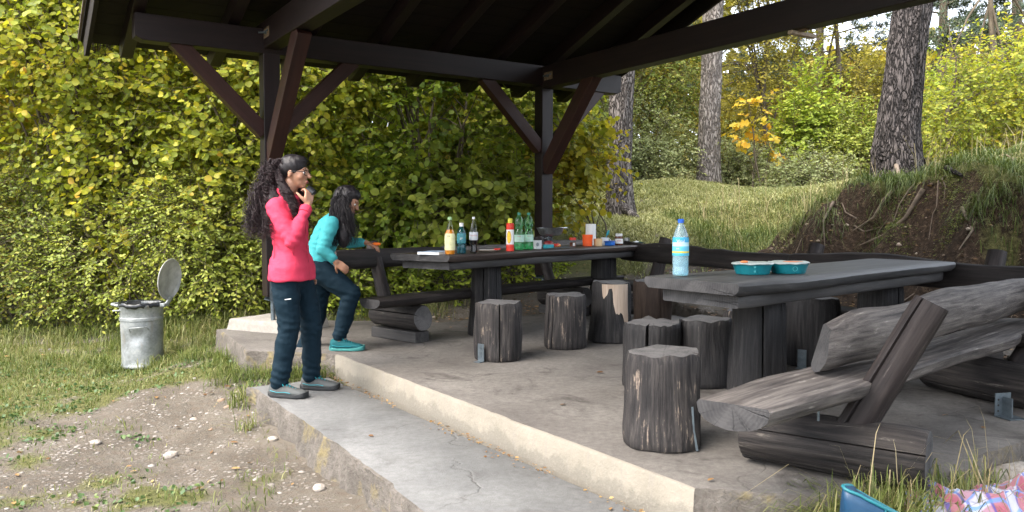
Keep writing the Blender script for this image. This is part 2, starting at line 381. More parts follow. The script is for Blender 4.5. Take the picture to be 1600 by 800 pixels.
def on_ground(px, py):
    d = ray(px, py); o = Vector((0, 0, 1.05)); t = np.linspace(2, 40, 1500)
    k = np.argmax(o.z+d.z*t < H(d.x*t, d.y*t, False)); return Vector((d.x*t[k], d.y*t[k], o.z+d.z*t[k]))
def grassy(x, y):
    """how much of the ground is grass here, 0 bare .. 1 meadow"""
    x = np.asarray(x, float); y = np.asarray(y, float)
    n = fbm(x*1.1, y*1.1, 0, 4, 21); n2 = fbm(x*3.5, y*3.5, 0, 3, 22)
    # left yard: greener to the left and far side, worn towards the step
    l = sstep(-1.2, -4.4, x+.0*y)*.50+sstep(4.6, 7.8, y)*.50+.34*n+.36*n2+.09
    l = np.where(x > -1.2, .05, l)
    # behind: bare litter right behind the platform, then green
    b = sstep(9.3, 10.2, y+.2*x)*.9+.15*n2
    u = bank_u(x, y); lip = lipf(x, y)
    r = sstep(lip-.26, lip+.02, u)*.95+.40*n2
    r = np.where((y > 9.2) & (x < 3.2), sstep(9.1, 9.9, y)*.8+.25*n2, r)
    g = np.where(y < 7.9+.4*np.clip(-x-1, -3, 1), l, b)
    g = np.where((x > 1.3) & (u > .3), r, g)
    g = np.where((x > .3) & (y < 3.4), .35+.3*n, g)
    return np.clip(g, 0, 1)

def axis_coords(lo, hi, step, far, gr=1.35):
    a = list(np.arange(lo, hi+1e-6, step)); s = step
    while a[-1] < far: s *= gr; a.append(a[-1]+s)
    s = step
    while a[0] > -far: s *= gr; a.insert(0, a[0]-s)
    return np.array(a)
gx, gy = axis_coords(-8, 8.2, .055, 400), axis_coords(1.6, 13.5, .055, 400)
X, Y = np.meshgrid(gx, gy); Z = H(X.ravel(), Y.ravel())
V = np.stack([X.ravel(), Y.ravel(), Z], 1); nx, ny = len(gx), len(gy)
i = np.arange((ny-1)*(nx-1)); r_, c_ = i//(nx-1), i % (nx-1); a_ = r_*nx+c_
me = raw_mesh('ground', V, np.stack([a_, a_+1, a_+nx+1, a_+nx], 1), 4)
at = me.attributes.new('grassy', 'FLOAT', 'POINT'); at.data.foreach_set('value', grassy(V[:, 0], V[:, 1]).astype(np.float32))
cut = sstep(.7, 1.2, bank_u(V[:, 0], V[:, 1]))*sstep(1.6, 2.6, V[:, 0])*(1-sstep(11, 13, V[:, 1]))
at = me.attributes.new('redsoil', 'FLOAT', 'POINT'); at.data.foreach_set('value', cut.astype(np.float32))
m, nt, n, l, p = M0('ground_soil'); v = coords(nt)
at1 = nt.nodes.new('ShaderNodeAttribute'); at1.attribute_name = 'grassy'
at2 = nt.nodes.new('ShaderNodeAttribute'); at2.attribute_name = 'redsoil'
f1 = noise(nt, v, 2.2, 8, .65); f2 = noise(nt, v, 24, 7, .72); f3 = noise(nt, v, 90, 5, .7)
soil = ramp(nt, f1, [(.32, (.080, .070, .057)), (.62, (.155, .138, .115))])
soil = mix(nt, ramp(nt, f2, [(.35, .7), (.56, 0)]), soil, (.12, .092, .068))
vc = voro(nt, v, 38, 'F1', 'Color'); vd = voro(nt, v, 38, 'F1', 'Distance')
peb = math_(nt, 'MULTIPLY', ramp(nt, vd, [(.34, 1), (.46, 0)]), ramp(nt, noise(nt, v, 3.2, 4), [(.46, 0), (.62, 1)]))
sep = nt.nodes.new('ShaderNodeSeparateColor'); l.new(vc, sep.inputs[0])
peb = math_(nt, 'MULTIPLY', peb, ramp(nt, sep.outputs[0], [(.45, 0), (.5, 1)]))
soil = mix(nt, math_(nt, 'MULTIPLY', peb, .8), soil, ramp(nt, sep.outputs[1], [(0, (.21, .19, .17)), (1, (.42, .39, .36))]))
red = ramp(nt, f2, [(.36, (.010, .006, .004)), (.52, (.040, .024, .014)), (.70, (.13, .088, .056))])
soil = mix(nt, math_(nt, 'MULTIPLY', at2.outputs['Fac'], .92), soil, red)
gr = ramp(nt, f2, [(.3, (.05, .055, .018)), (.55, (.115, .115, .042)), (.75, (.19, .17, .08))])
gk = math_(nt, 'ADD', math_(nt, 'MULTIPLY', at1.outputs['Fac'], 1.5), math_(nt, 'SUBTRACT', f2, .95))
c = mix(nt, ramp(nt, gk, [(.05, 0), (.45, 1)]), soil, gr)
l.new(c, p.inputs['Base Color']); p.inputs['Roughness'].default_value = .95; p.inputs['Specular IOR Level'].default_value = .2
h = math_(nt, 'ADD', math_(nt, 'ADD', f2, math_(nt, 'MULTIPLY', f3, .4)), math_(nt, 'MULTIPLY', peb, .4))
bump(nt, h, p, .9, .03)
ground = link('ground', me, m); tag(ground, kind='structure')

# ================================================================== CONCRETE
def slab(name, poly, z0, z1, mats, side_mi=None, chew=0, seed=0, side_rough=0.0):
    """poly counter-clockwise or not; densified outline with a worn arris. side_mi(edge index) -> material"""
    P_ = []; E = []
    for k in range(len(poly)):
        a = np.array(poly[k]); b = np.array(poly[(k+1) % len(poly)]); L = np.linalg.norm(b-a); nn = max(1, int(L/.05))
        for q in range(nn): P_.append(a+(b-a)*q/nn); E.append(k)
    P_ = np.array(P_); cen = P_.mean(0)
    T = np.roll(P_, -1, 0)-np.roll(P_, 1, 0); N = np.stack([T[:, 1], -T[:, 0]], 1); N /= np.linalg.norm(N, axis=1)[:, None]+1e-9
    area = sum(P_[k][0]*P_[(k+1) % len(P_)][1]-P_[(k+1) % len(P_)][0]*P_[k][1] for k in range(len(P_)))
    if area < 0: N = -N
    ch = np.array([chew[e] if isinstance(chew, dict) and e in chew else (chew if not isinstance(chew, dict) else 0.004) for e in E])
    g = G(); rings = []
    for z, inn, rr in ((z1, .018, .4), (z1-.006, .006, .8), (z1-.02, 0, 1), ((z0+z1)/2, -.004, 1.3), (z0, -.01, 1.6)):
        nz = fbm(P_[:, 0]*6+seed, P_[:, 1]*6, z*9, 3, 31)
        Q = P_-N*(inn+ch*(.5+nz*rr))[:, None]
        rings.append([(q[0], q[1], z-(.004*abs(v_) if z == z1 else 0)) for q, v_ in zip(Q, nz)])
    n_ = len(P_)
    for a, b in zip(rings, rings[1:]):
        for k in range(n_):
            k2 = (k+1) % n_
            g.add([a[k], a[k2], b[k2], b[k]], [[0, 1, 2, 3]], side_mi(E[k]) if side_mi else 0)
    g.add(rings[0], [list(range(n_))], 0)
    o = g.obj(name, mats, smooth=35, weld=True); return o
plat = slab('platform', PLAT, -.34, 0, [CONC_FLOOR, KERB, STEP_SIDE], lambda e: 1 if e == 16 else 2,
            chew={11: .04, 12: .05, 13: .04, 14: .04, 15: .02, 16: .010, 0: .02, 1: .02})
tag(plat, kind='structure')
stp = slab('lower_step', STEPP, -.60, -.15, [CONC_STEP, STEP_SIDE], lambda e: 1 if e in (0, 4, 5) else 0, chew={5: .045, 0: .02}, seed=5)
tag(stp, kind='structure')
# loose slab lying on the path behind the people
PALES = concrete('pale_slab', (.24, .225, .20), (.36, .34, .31), (.14, .12, .10), .4, False)
bl = slab('concrete_slab', [(-2.66, 7.32), (-2.10, 7.02), (-1.78, 7.5), (-2.34, 7.85)], 0, .105, [PALES], chew=.012, seed=9)
tag(bl, 'loose pale concrete slab lying on the corner of the platform beside the far post', 'slab')

# ================================================================== SHELTER
A_ = Vector((.834, .552, 0)).normalized(); B_ = Vector((A_.y, -A_.x, 0))      # plates run along A, tie beams along B
P1 = Vector((-2.21, 7.2, 0)); FZ = 1.05
def S(a, b, z): return P1+A_*a+B_*b+Vector((0, 0, z))
shelter = empty('picnic_shelter', 'open timber shelter stained dark brown roofing the tables and benches', 'shelter', P1)
def beam(name, p0, p1, w, h, mat, parent=None, up=(0, 0, 1), bev=.006, root=None, notch=0, segs=6):
    """square timber from p0 to p1 (centre line); w across, h along 'up'"""
    p0, p1 = Vector(p0), Vector(p1); L = (p1-p0).length; x = (p1-p0).normalized()
    z = Vector(up); z = (z-x*z.dot(x)).normalized(); y = z.cross(x)
    M = Matrix((x, y, z)).transposed().to_4x4(); M.translation = p0
    rt = root or shelter
    M = Matrix.Translation(rt.location).inverted() @ M if rt.rotation_euler[2] == 0 else rt.matrix_basis.inverted() @ M
    g = G(); rings = []
    xs = [0]+[L*k/segs for k in range(1, segs)]+[L]
    for q in xs:
        wob = .0025*math.sin(q*3+p0.x*5); zb = -h/2
        if notch and (q == 0 or q == L): zb = -h/2+notch*.45
        rings.append([(q, -w/2+wob, zb), (q, w/2+wob, zb), (q, w/2+wob, h/2), (q, -w/2+wob, h/2)])
    if notch:
        rings.insert(1, [(notch, -w/2, -h/2), (notch, w/2, -h/2), (notch, w/2, h/2), (notch, -w/2, h/2)])
        rings.insert(-1, [(L-notch, -w/2, -h/2), (L-notch, w/2, -h/2), (L-notch, w/2, h/2), (L-notch, -w/2, h/2)])
    g.loft(rings)
    o = g.obj(name, mat, parent or shelter, smooth=False, bevel=bev)
    if parent is None or parent is shelter or parent is rt: o.matrix_local = M
    else: o.matrix_local = parent.matrix_local.inverted() @ M
    return o
PB, PT = FZ+1.47, FZ+1.69                      # wall plate bottom, top
SPAN_B, SPAN_A = 6.7, 3.08
ROOFQ = .36
def rz(b): return FZ+1.72+ROOFQ*b if b <= SPAN_B/2 else FZ+1.72+ROOFQ*(SPAN_B-b)
for b in (0, SPAN_B):
    beam('wall_plate', S(-1.12, b, (PB+PT)/2), S(4.16, b, (PB+PT)/2), .16, PT-PB, DARK, notch=.06)
    for a in (0, SPAN_A):
        zb = max(.33, 0) if b == 0 else .02
        if (a, b) == (SPAN_A, 0): zb = .40
        po = beam('post', S(a, b, zb), S(a, b, PB+.002), .15, .15, DARK, up=A_)
        # galvanised post shoe
        g = G(); g.box(.10, .004, .17, (0, -.079, .05)); g.box(.10, .004, .17, (0, .079, .05)); g.box(.12, .16, .006, (0, 0, -.036))
        g.tube([(0, 0, -.04), (0, 0, min(-.1, Hs(*S(a, b, 0).xy)-zb-.05) if b == 0 else -.06)], .022, 10)
        o = g.obj('post_shoe', STEEL, shelter, smooth=30); o.location = S(a, b, zb)-P1; o.rotation_euler[2] = math.atan2(A_.y, A_.x)
        g = G()
        g.tube([(0, -.088, .04), (0, -.079, .04)], .012, 8)
        q = g.obj('bolt', STEEL, o, smooth=30)
        # braces: two along the plate, one along the tie beam
        s = -1 if b > 1 else 1
        for sg in (-1, 1):
            beam('brace', S(a+sg*.06, b, PB-.70), S(a+sg*.80, b, PB+.035), .115, .13, DARKR, up=(0, 0, 1), bev=.005)
        beam('brace', S(a, b+s*.05, PB-.93), S(a, b+s*.93, PB+.06), .12, .15, DARKR, up=(0, 0, 1), bev=.005)
for a, zb in ((0, PB+.045), (SPAN_A, PB-.03)):
    beam('tie_beam', S(a, -.16, zb+.12), S(a, SPAN_B+.16, zb+.12), .15, .24, DARK)
    # king post with steel strap and its wooden peg
    beam('king_post', S(a, SPAN_B/2, zb+.243), S(a, SPAN_B/2, rz(SPAN_B/2)+.05), .14, .14, DARK, up=A_)
    g = G(); g.box(.05, .165, .005, (0, 0, -.004)); g.box(.05, .005, .36, (0, .080, .17)); g.box(.05, .005, .36, (0, -.080, .17))
    st_ = g.obj('strap', RUST, shelter, smooth=30); st_.location = S(a, SPAN_B/2, zb)-P1; st_.rotation_euler[2] = math.atan2(A_.y, A_.x)-math.pi/2+math.pi/2
    g = G(); g.box(.30, .045, .028, (.05, 0, -.024)); q = g.obj('peg', BARE, st_, smooth=False, bevel=.004)
    # bolted nail plate where tie beam meets the wall plate
    for bb in (0.19,):
        g = G(); g.box(.15, .004, .085, (0, 0, 0)); pl = g.obj('nail_plate', RUST, shelter, smooth=30)
        pl.location = S(a-.078, bb, zb+.12)-P1; pl.rotation_euler[2] = math.atan2(B_.y, B_.x)
        g = G(); g.tube([(0, 0, 0), (0, -.07, -.01)], .009, 8); g.tube([(0, 0, 0), (0, -.014, 0)], .02, 6)
        g.tube([(.045, 0, .01), (.045, -.012, .01)], .012, 6)
        g.obj('bolt', STEEL, pl, smooth=30)
# ridge beam and rafters
beam('ridge_beam', S(-1.12, SPAN_B/2, rz(SPAN_B/2)-.07), S(4.16, SPAN_B/2, rz(SPAN_B/2)-.07), .14, .18, DARK)
ups = (A_.cross(B_+Vector((0, 0, ROOFQ)))).normalized()
for a in (-1.40, -1.08, -.31, .40, 1.12, 1.81, 2.51, 3.21, 3.9, 4.22):
    for side in (0, 1):
        o0 = -.80 if side == 0 else SPAN_B+.80
        zt = FZ+1.72+ROOFQ*-.80
        hh = .15 if a not in (-1.40, 4.22) else .19
        w_ = .10 if a not in (-1.40, 4.22) else .035
        # tails tapered on the underside like the sawn ends in the picture
        beam('rafter' if w_ == .10 else 'barge_board', S(a, o0, zt+.07), S(a, SPAN_B/2+(0.0 if side == 0 else 0.0), rz(SPAN_B/2)+.07), w_, hh, DARK if w_ == .10 else DECK, bev=.004, notch=.07)
# roof deck: boards under felt
for side in (0, 1):
    e = (-1 if side == 0 else 1)
    b0 = -.84 if side == 0 else SPAN_B+.84; b1 = SPAN_B/2
    z0, z1 = FZ+1.72-ROOFQ*.84+.16, rz(b1)+.16
    g = G(); nb = 26
    for k in range(nb):
        t0, t1 = k/nb, (k+1)/nb-.0012
        q = []
        for t in (t0, t1):
            b_ = b0+(b1-b0)*t; z_ = z0+(z1-z0)*t
            for a in (-1.44, 4.26):
                for dz in (0, .024): q.append(S(a, b_, z_+dz)-P1)
        g.add(q, [[0, 1, 3, 2], [4, 6, 7, 5], [0, 4, 5, 1], [2, 3, 7, 6], [0, 2, 6, 4], [1, 5, 7, 3]])
    g.obj('roof_boards', DECK, shelter, smooth=False)
    g = G(); q = []
    for b_, z_ in ((b0+e*.02, z0-ROOFQ*.02), (b1, z1)):
        for a in (-1.46, 4.28):
            for dz in (.027, .05): q.append(S(a, b_, z_+dz)-P1)
    g.add(q, [[0, 1, 3, 2], [4, 6, 7, 5], [0, 4, 5, 1], [2, 3, 7, 6], [0, 2, 6, 4], [1, 5, 7, 3]])
    g.obj('roof_covering', plain('roof_felt', (.10, .075, .06), .9, var=.4, scale=8), shelter, smooth=False)
# ================================================================== LOGS, PLANKS
def log_geo(L, r0, r1, n=28, m=9, wob=.02, seed=0, crack=None, oval=1.0, ridge=.03, flare=0, chip=.0, axis='z', ztop=None, bend=0, split=None):
    """a log along z from 0 to L; crack = (angle, depth, halfwidth) radial check; cap faces take material 1"""
    g = G(); rings = []
    th = [2*math.pi*k/n for k in range(n)]
    if crack:
        for (ca, cd_, cw) in (crack if isinstance(crack, list) else [crack]):
            th += [ca-cw, ca, ca+cw, ca-cw*2.2, ca+cw*2.2]
    th = sorted(set(round(t % (2*math.pi), 5) for t in th))
    for i in range(m):
        t = i/(m-1); z = L*t; r = r0+(r1-r0)*t+flare*(1-t)**3
        ring = []
        for a in th:
            nn = float(fbm(math.cos(a)*1.4+seed*3.1, math.sin(a)*1.4, t*1.2, 3, seed+40))*wob
            n2 = float(vnoise(a*5.1+seed, t*1.3+seed, 0, seed+50))*ridge*.35
            rr = r*(1+nn/max(r, .01)*.5+n2)
            if i == m-1 or i == 0: rr -= r*.03
            if crack:
                for (ca, cd_, cw) in (crack if isinstance(crack, list) else [crack]):
                    d = abs((a-ca+math.pi) % (2*math.pi)-math.pi)
                    if d < 1e-3: rr -= cd_*(.35+.65*t)
            zz = z+(chip*float(fbm(math.cos(a)*3+seed, math.sin(a)*3, 0, 2, seed+60)) if i in (0, m-1) else 0)
            ring.append((rr*math.cos(a)+bend*math.sin(t*math.pi)*.5, rr*math.sin(a)*oval, zz))
        rings.append(ring)
    # slightly bevelled ends
    def shrink(ring, k, dz): 
        return [(x*k, y*k, z+dz) for x, y, z in ring]
    rings = [shrink(rings[0], .96, 0)]+[shrink(rings[0], 1.0, .008)]+rings[1:-1]+[shrink(rings[-1], 1.0, -.008), shrink(rings[-1], .965, 0)]
    g.loft(rings, True, 0, 1)
    return g
def xframe(p0, p1, up=(0, 0, 1)):
    p0, p1 = Vector(p0), Vector(p1); x = (p1-p0).normalized(); z = Vector(up); z = (z-x*z.dot(x)).normalized(); y = z.cross(x)
    M = Matrix((x, y, z)).transposed().to_4x4(); M.translation = p0; return M
def zframe(p0, p1, side=(1, 0, 0)):
    p0, p1 = Vector(p0), Vector(p1); z = (p1-p0).normalized(); x = Vector(side); x = (x-z*z.dot(x)).normalized(); y = z.cross(x)
    M = Matrix((x, y, z)).transposed().to_4x4(); M.translation = p0; return M
def rel(root, M):
    return (Matrix.Translation(root.location) @ Euler(root.rotation_euler).to_matrix().to_4x4()).inverted() @ M
def xlog(name, p0, p1, r0, r1, mats, root, seed=0, parent=None, **k):
    """a log lying from p0 to p1, its mesh along local x so the grain follows"""
    L = (Vector(p1)-Vector(p0)).length
    g = log_geo(L, r0, r1, seed=seed, **k)
    g.v = [(z, -y, x) for x, y, z in g.v]
    o = g.obj(name, mats, root, smooth=42); M = rel(root, xframe(p0, p1))
    o.matrix_local = M if parent is None else parent.matrix_local.inverted() @ M
    if parent is not None: o.parent = parent
    return o
def zlog(name, p0, p1, r0, r1, mats, root, seed=0, **k):
    L = (Vector(p1)-Vector(p0)).length
    g = log_geo(L, r0, r1, seed=seed, **k)
    o = g.obj(name, mats, root, smooth=42); o.matrix_local = rel(root, zframe(p0, p1)); return o
def plank(name, p0, p1, prof, mats, root, up=(0, 0, 1), segs=26, wave=.012, seed=0, top_wave=0.0, skew=0.0, parent=None, hump=None):
    """loft prof [(y,z)...] along x with a natural waney edge; caps take material 1"""
    L = (Vector(p1)-Vector(p0)).length; g = G(); rings = []
    for i in range(segs+1):
        t = i/segs; x = L*t; r = []
        for (y, z) in prof:
            dy = wave*float(fbm(x*1.6+seed*5, np.sign(y)*3.0+seed, 0, 3, seed))*(1 if abs(y) > 1e-6 else 0)
            dz = top_wave*float(fbm(x*1.2+seed*3, 7.7, 0, 3, seed+2)) if z > 0 else 0
            if hump: 
                dz += hump(t)*(1 if z > 0 else .35)
            k = .94 if i in (0, segs) else 1
            r.append((x+skew*y+(.006 if i == 0 else -.006 if i == segs else 0)*0, (y+dy)*k, z*k+dz))
        rings.append(r)
    g.loft(rings, True, 0, 1)
    o = g.obj(name, mats, root, smooth=50, bevel=0); M = rel(root, xframe(p0, p1, up))
    o.matrix_local = M
    return o
def rect_prof(w, h, r=.012):
    return [(-w/2+r, -h/2), (w/2-r, -h/2), (w/2, -h/2+r), (w/2, h/2-r), (w/2-r, h/2), (0, h/2), (-w/2+r, h/2), (-w/2, h/2-r), (-w/2, -h/2+r)]
def halfround_prof(w, h, n=9):
    """flat on top (z=0), bellied underneath"""
    p = [(-w/2, -.012), (-w/2+.01, 0), (0, .001), (w/2-.01, 0), (w/2, -.012)]
    for k in range(1, n):
        a = math.pi*k/n; p.append((w/2*math.cos(a)*1.0, -.012-(h-.012)*math.sin(a)**.8))
    return p[::-1]

# ------------------------------------------------------------------ stumps used as stools
STUMPS = [ # x, y, r, h, seed, crack, kwargs
 (.705, 3.62, .172, .43, 'tall dark stump stool flecked with pale scars, nearest of all to the camera', LOGZ, 1, (5.9, .03, .05), dict(flare=.012)),
 (-.10, 5.80, .180, .425, 'split grey stump under the far table end, steel bracket at its foot', LOGZ, 2, (4.75, .05, .035), dict()),
 (.44, 6.33, .172, .43, 'stump stool with a long dark crack, second from the left under the far table', LOGZ, 3, [(4.0, .05, .05), (3.75, .03, .03)], dict(flare=.012)),
 (.855, 6.66, .172, .50, 'stump stool with a big patch of bark torn off to bare pale wood', LOGZ2, 4, (2.5, .04, .05), dict(flare=.02)),
 (1.31, 7.30, .18, .46, 'brown stump stool half hidden behind the peeled one', LOGB, 5, (5.0, .02, .04), dict()),
 (.877, 4.85, .168, .40, 'low split stump stool with a notched top directly behind the nearest stump', LOGZ2, 6, (4.35, .08, .06), dict(chip=.012)),
 (1.22, 4.90, .158, .415, 'smooth blackened stump stool left of the near table leg', LOGZ2, 7, (1.5, .03, .05), dict(flare=.01)),
 (1.60, 5.25, .170, .42, 'flared stump stool mostly hidden behind the near table leg', LOGZ, 8, (5.4, .03, .05), dict(flare=.07)),
 (2.14, 5.58, .195, .485, 'thick tall stump stool under the middle of the near table, steel plate at its foot', LOGZ2, 9, (5.3, .03, .04), dict()),
]
for (x, y, r, h, lab, mt, sd_, cr, kw) in STUMPS:
    rt = empty('stump_stool', lab, 'stool', (x, y, 0), sd_*0, 'stump stools round the two tables')
    g = log_geo(h, r*1.02, r*.985, n=44, m=12, seed=sd_, crack=cr, ridge=.05, wob=.03, **kw)
    ov = .90+.16*((sd_*37) % 10)/10; tl = (((sd_*53) % 11)/11-.5)*.10; an_ = sd_*1.3; ca, sa = math.cos(an_), math.sin(an_)
    g.v = [((x*ca-y*sa)*ov*ca+(x*sa+y*ca)/ov**.5*sa, -(x*ca-y*sa)*ov*sa+(x*sa+y*ca)/ov**.5*ca, z+(tl*x+.012*float(vnoise(x*14+sd_, y*14, 0, 3)))*(1 if z > h*.9 else 0)) for x, y, z in g.v]
    g.obj('stump', [mt, ENDG], rt, smooth=42)
    if sd_ == 4:   # bark torn off: bare wood shell showing, standing 3 mm proud
        g = G(); A0, A1 = 4.05, 5.5; N1, N2 = 26, 16
        gridv = []
        for i in range(N2+1):
            for j in range(N1+1):
                a = A0+(A1-A0)*j/N1; t = 1-i/N2
                lo = .46+.07*float(fbm(a*7.1, 1.2, 0, 3, 71))+.05*math.sin(a*9)+(.0 if a < 4.9 else -.30*(a-4.9))
                z = lo+(1-lo)*t*1.0
                z = lo+(1-.012-lo)*t
                e = abs(j/N1-.5)*2; rr = (r*1.0+.004-.012*e**6)+.02*(1-z)**3+.004*float(vnoise(a*9, z*3, 0, 72))
                gridv.append((rr*math.cos(a), rr*math.sin(a), z*h))
        fs = [[i*(N1+1)+j, i*(N1+1)+j+1, (i+1)*(N1+1)+j+1, (i+1)*(N1+1)+j] for i in range(N2) for j in range(N1)]
        g.add(gridv, fs); g.obj('bare_patch', BARE, rt)
    if sd_ in (2, 9, 1):
        aa = {2: 4.0, 9: 4.1, 1: 5.35}[sd_]
        g = G(); R = Matrix.Rotation(aa-math.pi*1.5, 3, 'Z'); q = Vector((math.cos(aa), math.sin(aa), 0))
        if sd_ == 1:
            g.tube([q*(r+.004)+Vector((0, 0, .20)), q*(r+.012)+Vector((0, 0, .1)), q*(r+.02)+Vector((.012, 0, .004))], .007, 4)
        else:
            g.box(.06, .005, .13, q*(r+.012)+Vector((0, 0, .066)), R=R); g.box(.06, .05, .005, q*(r+.035)+Vector((0, 0, .0035)), R=R)
            for dz in (.04, .07, .1): g.tube([q*(r+.014)+Vector((0, 0, dz)), q*(r+.02)+Vector((0, 0, dz))], .006, 6)
        g.obj('steel_bracket', STEEL, rt, smooth=30)

# ------------------------------------------------------------------ tables
def table(name_lab, c, ang, L, Wd, top, mats_leg, legs, zt=.75, seed=0, skew=.1):
    rt = empty('picnic_table', name_lab, 'table', (c[0], c[1], 0), ang, 'heavy plank tables under the shelter')
    d = Vector((math.cos(ang), math.sin(ang), 0)); nrm = Vector((-d.y, d.x, 0)); C = Vector((c[0], c[1], 0))
    prof = [(-Wd/2+.03, -.058), (Wd/2-.03, -.058), (Wd/2-.004, -.035), (Wd/2, -.012), (Wd/2-.012, 0), (Wd/4, 0), (0, .0), (-Wd/4, 0), (-Wd/2+.012, 0), (-Wd/2, -.012), (-Wd/2+.004, -.035)]
    o = plank('tabletop', C-d*L/2+Vector((0, 0, zt)), C+d*L/2+Vector((0, 0, zt)), prof, [top, ENDL], rt, wave=.03, seed=seed, skew=skew, segs=40)
    w2 = Wd-.12; p2 = rect_prof(w2, .062, .008)
    plank('under_board', C-d*(L/2-.06)+Vector((0, 0, zt-.092)), C+d*(L/2-.10)+Vector((0, 0, zt-.092)), p2, [TABUND, ENDD], rt, wave=.014, seed=seed+3, skew=skew)
    for k, t in enumerate(legs):
        b = C+d*(t-L/2); g = log_geo(zt-.124, .150, .138, n=34, m=10, seed=seed+20+k, crack=[(4.6, .035, .05), (5.5, .02, .03)], ridge=.04, flare=.012)
        o = g.obj('leg', [LOGZ2, ENDG], rt, smooth=42); o.matrix_local = rel(rt, Matrix.Translation(b) @ Matrix.Rotation(.6*k, 4, 'Z'))
    return rt
T2C, T2A = (1.847, 4.625), rad(42); T1C, T1A = (.22, 7.55), rad(50)
table('near log table with two teal bowls and a water bottle on its grey plank top', T2C, T2A, 2.65, .62, TABTOP, LOGZ2, (.60, 2.11), seed=3, skew=.12)
table('far log table crowded with bottles, jars and camping cookware', T1C, T1A, 3.05, .65, TABTOP2, LOGZ2, (.82, 2.72), seed=8, skew=-.1)

# ------------------------------------------------------------------ benches
def bench(lab, base, grp='log benches round the tables'):
    return empty('log_bench', lab, 'bench', base, 0, grp)
UPL = Vector((0, 0, 1))
# far bench behind the far table
d1 = Vector((math.cos(rad(48.5)), math.sin(rad(48.5)), 0)); n1 = Vector((-d1.y, d1.x, 0))
b1 = bench('dark plank bench along the bank behind the far table, women at its left end', (-.9, 6.7, 0))
s0 = Vector((-1.15, 6.22, .40))
plank('seat', s0, s0+d1*3.5, halfround_prof(.27, .085), [BENCHD, ENDD], b1, wave=.02, seed=11)
bk0 = Vector((-1.50, 6.60, .69)); tilt1 = (UPL*1+n1*.25).normalized()
plank('backrest', bk0, bk0+d1*1.25, rect_prof(.075, .165, .016), [BENCHD, ENDD], b1, up=tilt1, wave=.006, top_wave=.012, seed=12)
bk1 = bk0+d1*1.262+Vector((0, 0, .008))
plank('backrest', bk1, bk1+d1*2.45+Vector((0, 0, .01)), rect_prof(.075, .165, .016), [BENCHG, ENDD], b1, up=tilt1, wave=.006, top_wave=.02, seed=13)
for t in (.50, 2.82):
    q = s0+d1*t; q.z = 0
    near = q-n1*.10; far = q+n1*.50
    xlog('foot_log', Vector((far.x, far.y, .205)), Vector((near.x, near.y, .205)), .112, .110, [LOGX, ENDX], b1, seed=int(t*10), crack=(1.2, .05, .04), m=6)
    beam('foot_block', Vector((far.x, far.y, .046)), Vector((near.x, near.y, .046))+ (near-far).normalized()*-.02, .15, .09, TABUND, root=b1, parent=b1)
    f = q+n1*.34
    zlog('support', f+Vector((0, 0, .20)), f+n1*.235+Vector((0, 0, .83)), .062, .055, [POSTZ, ENDG], b1, seed=31+int(t), m=6)
# long bench on the right in front of the bank
d2 = Vector((.45, -.89, 0)).normalized(); n2 = Vector((-d2.y, d2.x, 0))          # n2 points to the bank
b2 = bench('long black bench in front of the earth bank, its wavy backrest spanning the right side', (2.4, 6.2, 0))
q0 = Vector((2.76, 5.75, 0))-d2*3.35
tilt2 = (UPL+n2*.22).normalized()
plank('backrest', q0+Vector((0, 0, .668)), q0+d2*2.42+Vector((0, 0, .668)), rect_prof(.07, .185, .018), [BENCHD, ENDD], b2, up=tilt2, wave=.006, top_wave=.03, seed=14, segs=44)
q1 = q0+d2*2.432
plank('backrest', q1+Vector((0, 0, .668)), q1+d2*2.5+Vector((0, 0, .655)), rect_prof(.07, .19, .018), [BENCHD, ENDD], b2, up=tilt2, wave=.006, top_wave=.025, seed=15, segs=44)
sq = q0-n2*.42+Vector((0, 0, .40))
plank('seat', sq+d2*.25, sq+d2*2.5, halfround_prof(.28, .09), [BENCHD, ENDD], b2, wave=.02, seed=16)
plank('seat', sq+d2*2.51, sq+d2*4.75, halfround_prof(.28, .09), [BENCHD, ENDD], b2, wave=.02, seed=17)
for t in (.62, 2.62, 4.1):
    q = q0+d2*t
    near = q-n2*.62; far = q+n2*.0
    xlog('foot_log', Vector((far.x, far.y, .16)), Vector((near.x, near.y, .16)), .115, .112, [LOGX, ENDX], b2, seed=50+int(t*10), m=6)
    f = q-n2*.10
    zlog('support', f+Vector((0, 0, .18)), f+n2*.20+Vector((0, 0, .83)), .066, .06, [POSTZ, ENDG], b2, seed=55+int(t), m=6)
# near bench, seen from behind
d3 = Vector((math.cos(rad(41.5)), math.sin(rad(41.5)), 0)); n3 = Vector((d3.y, -d3.x, 0))   # n3 towards the camera side
b3 = bench('near silver-grey log bench seen from behind, thick half-log backrest on a slanting post', (1.5, 3.2, 0))
s3 = Vector((.765, 2.70, .40))
plank('seat', s3, s3+d3*3.4, halfround_prof(.30, .10), [BENCHG, ENDL], b3, wave=.03, seed=18, skew=-.15, hump=lambda t: .012*math.sin(t*9))
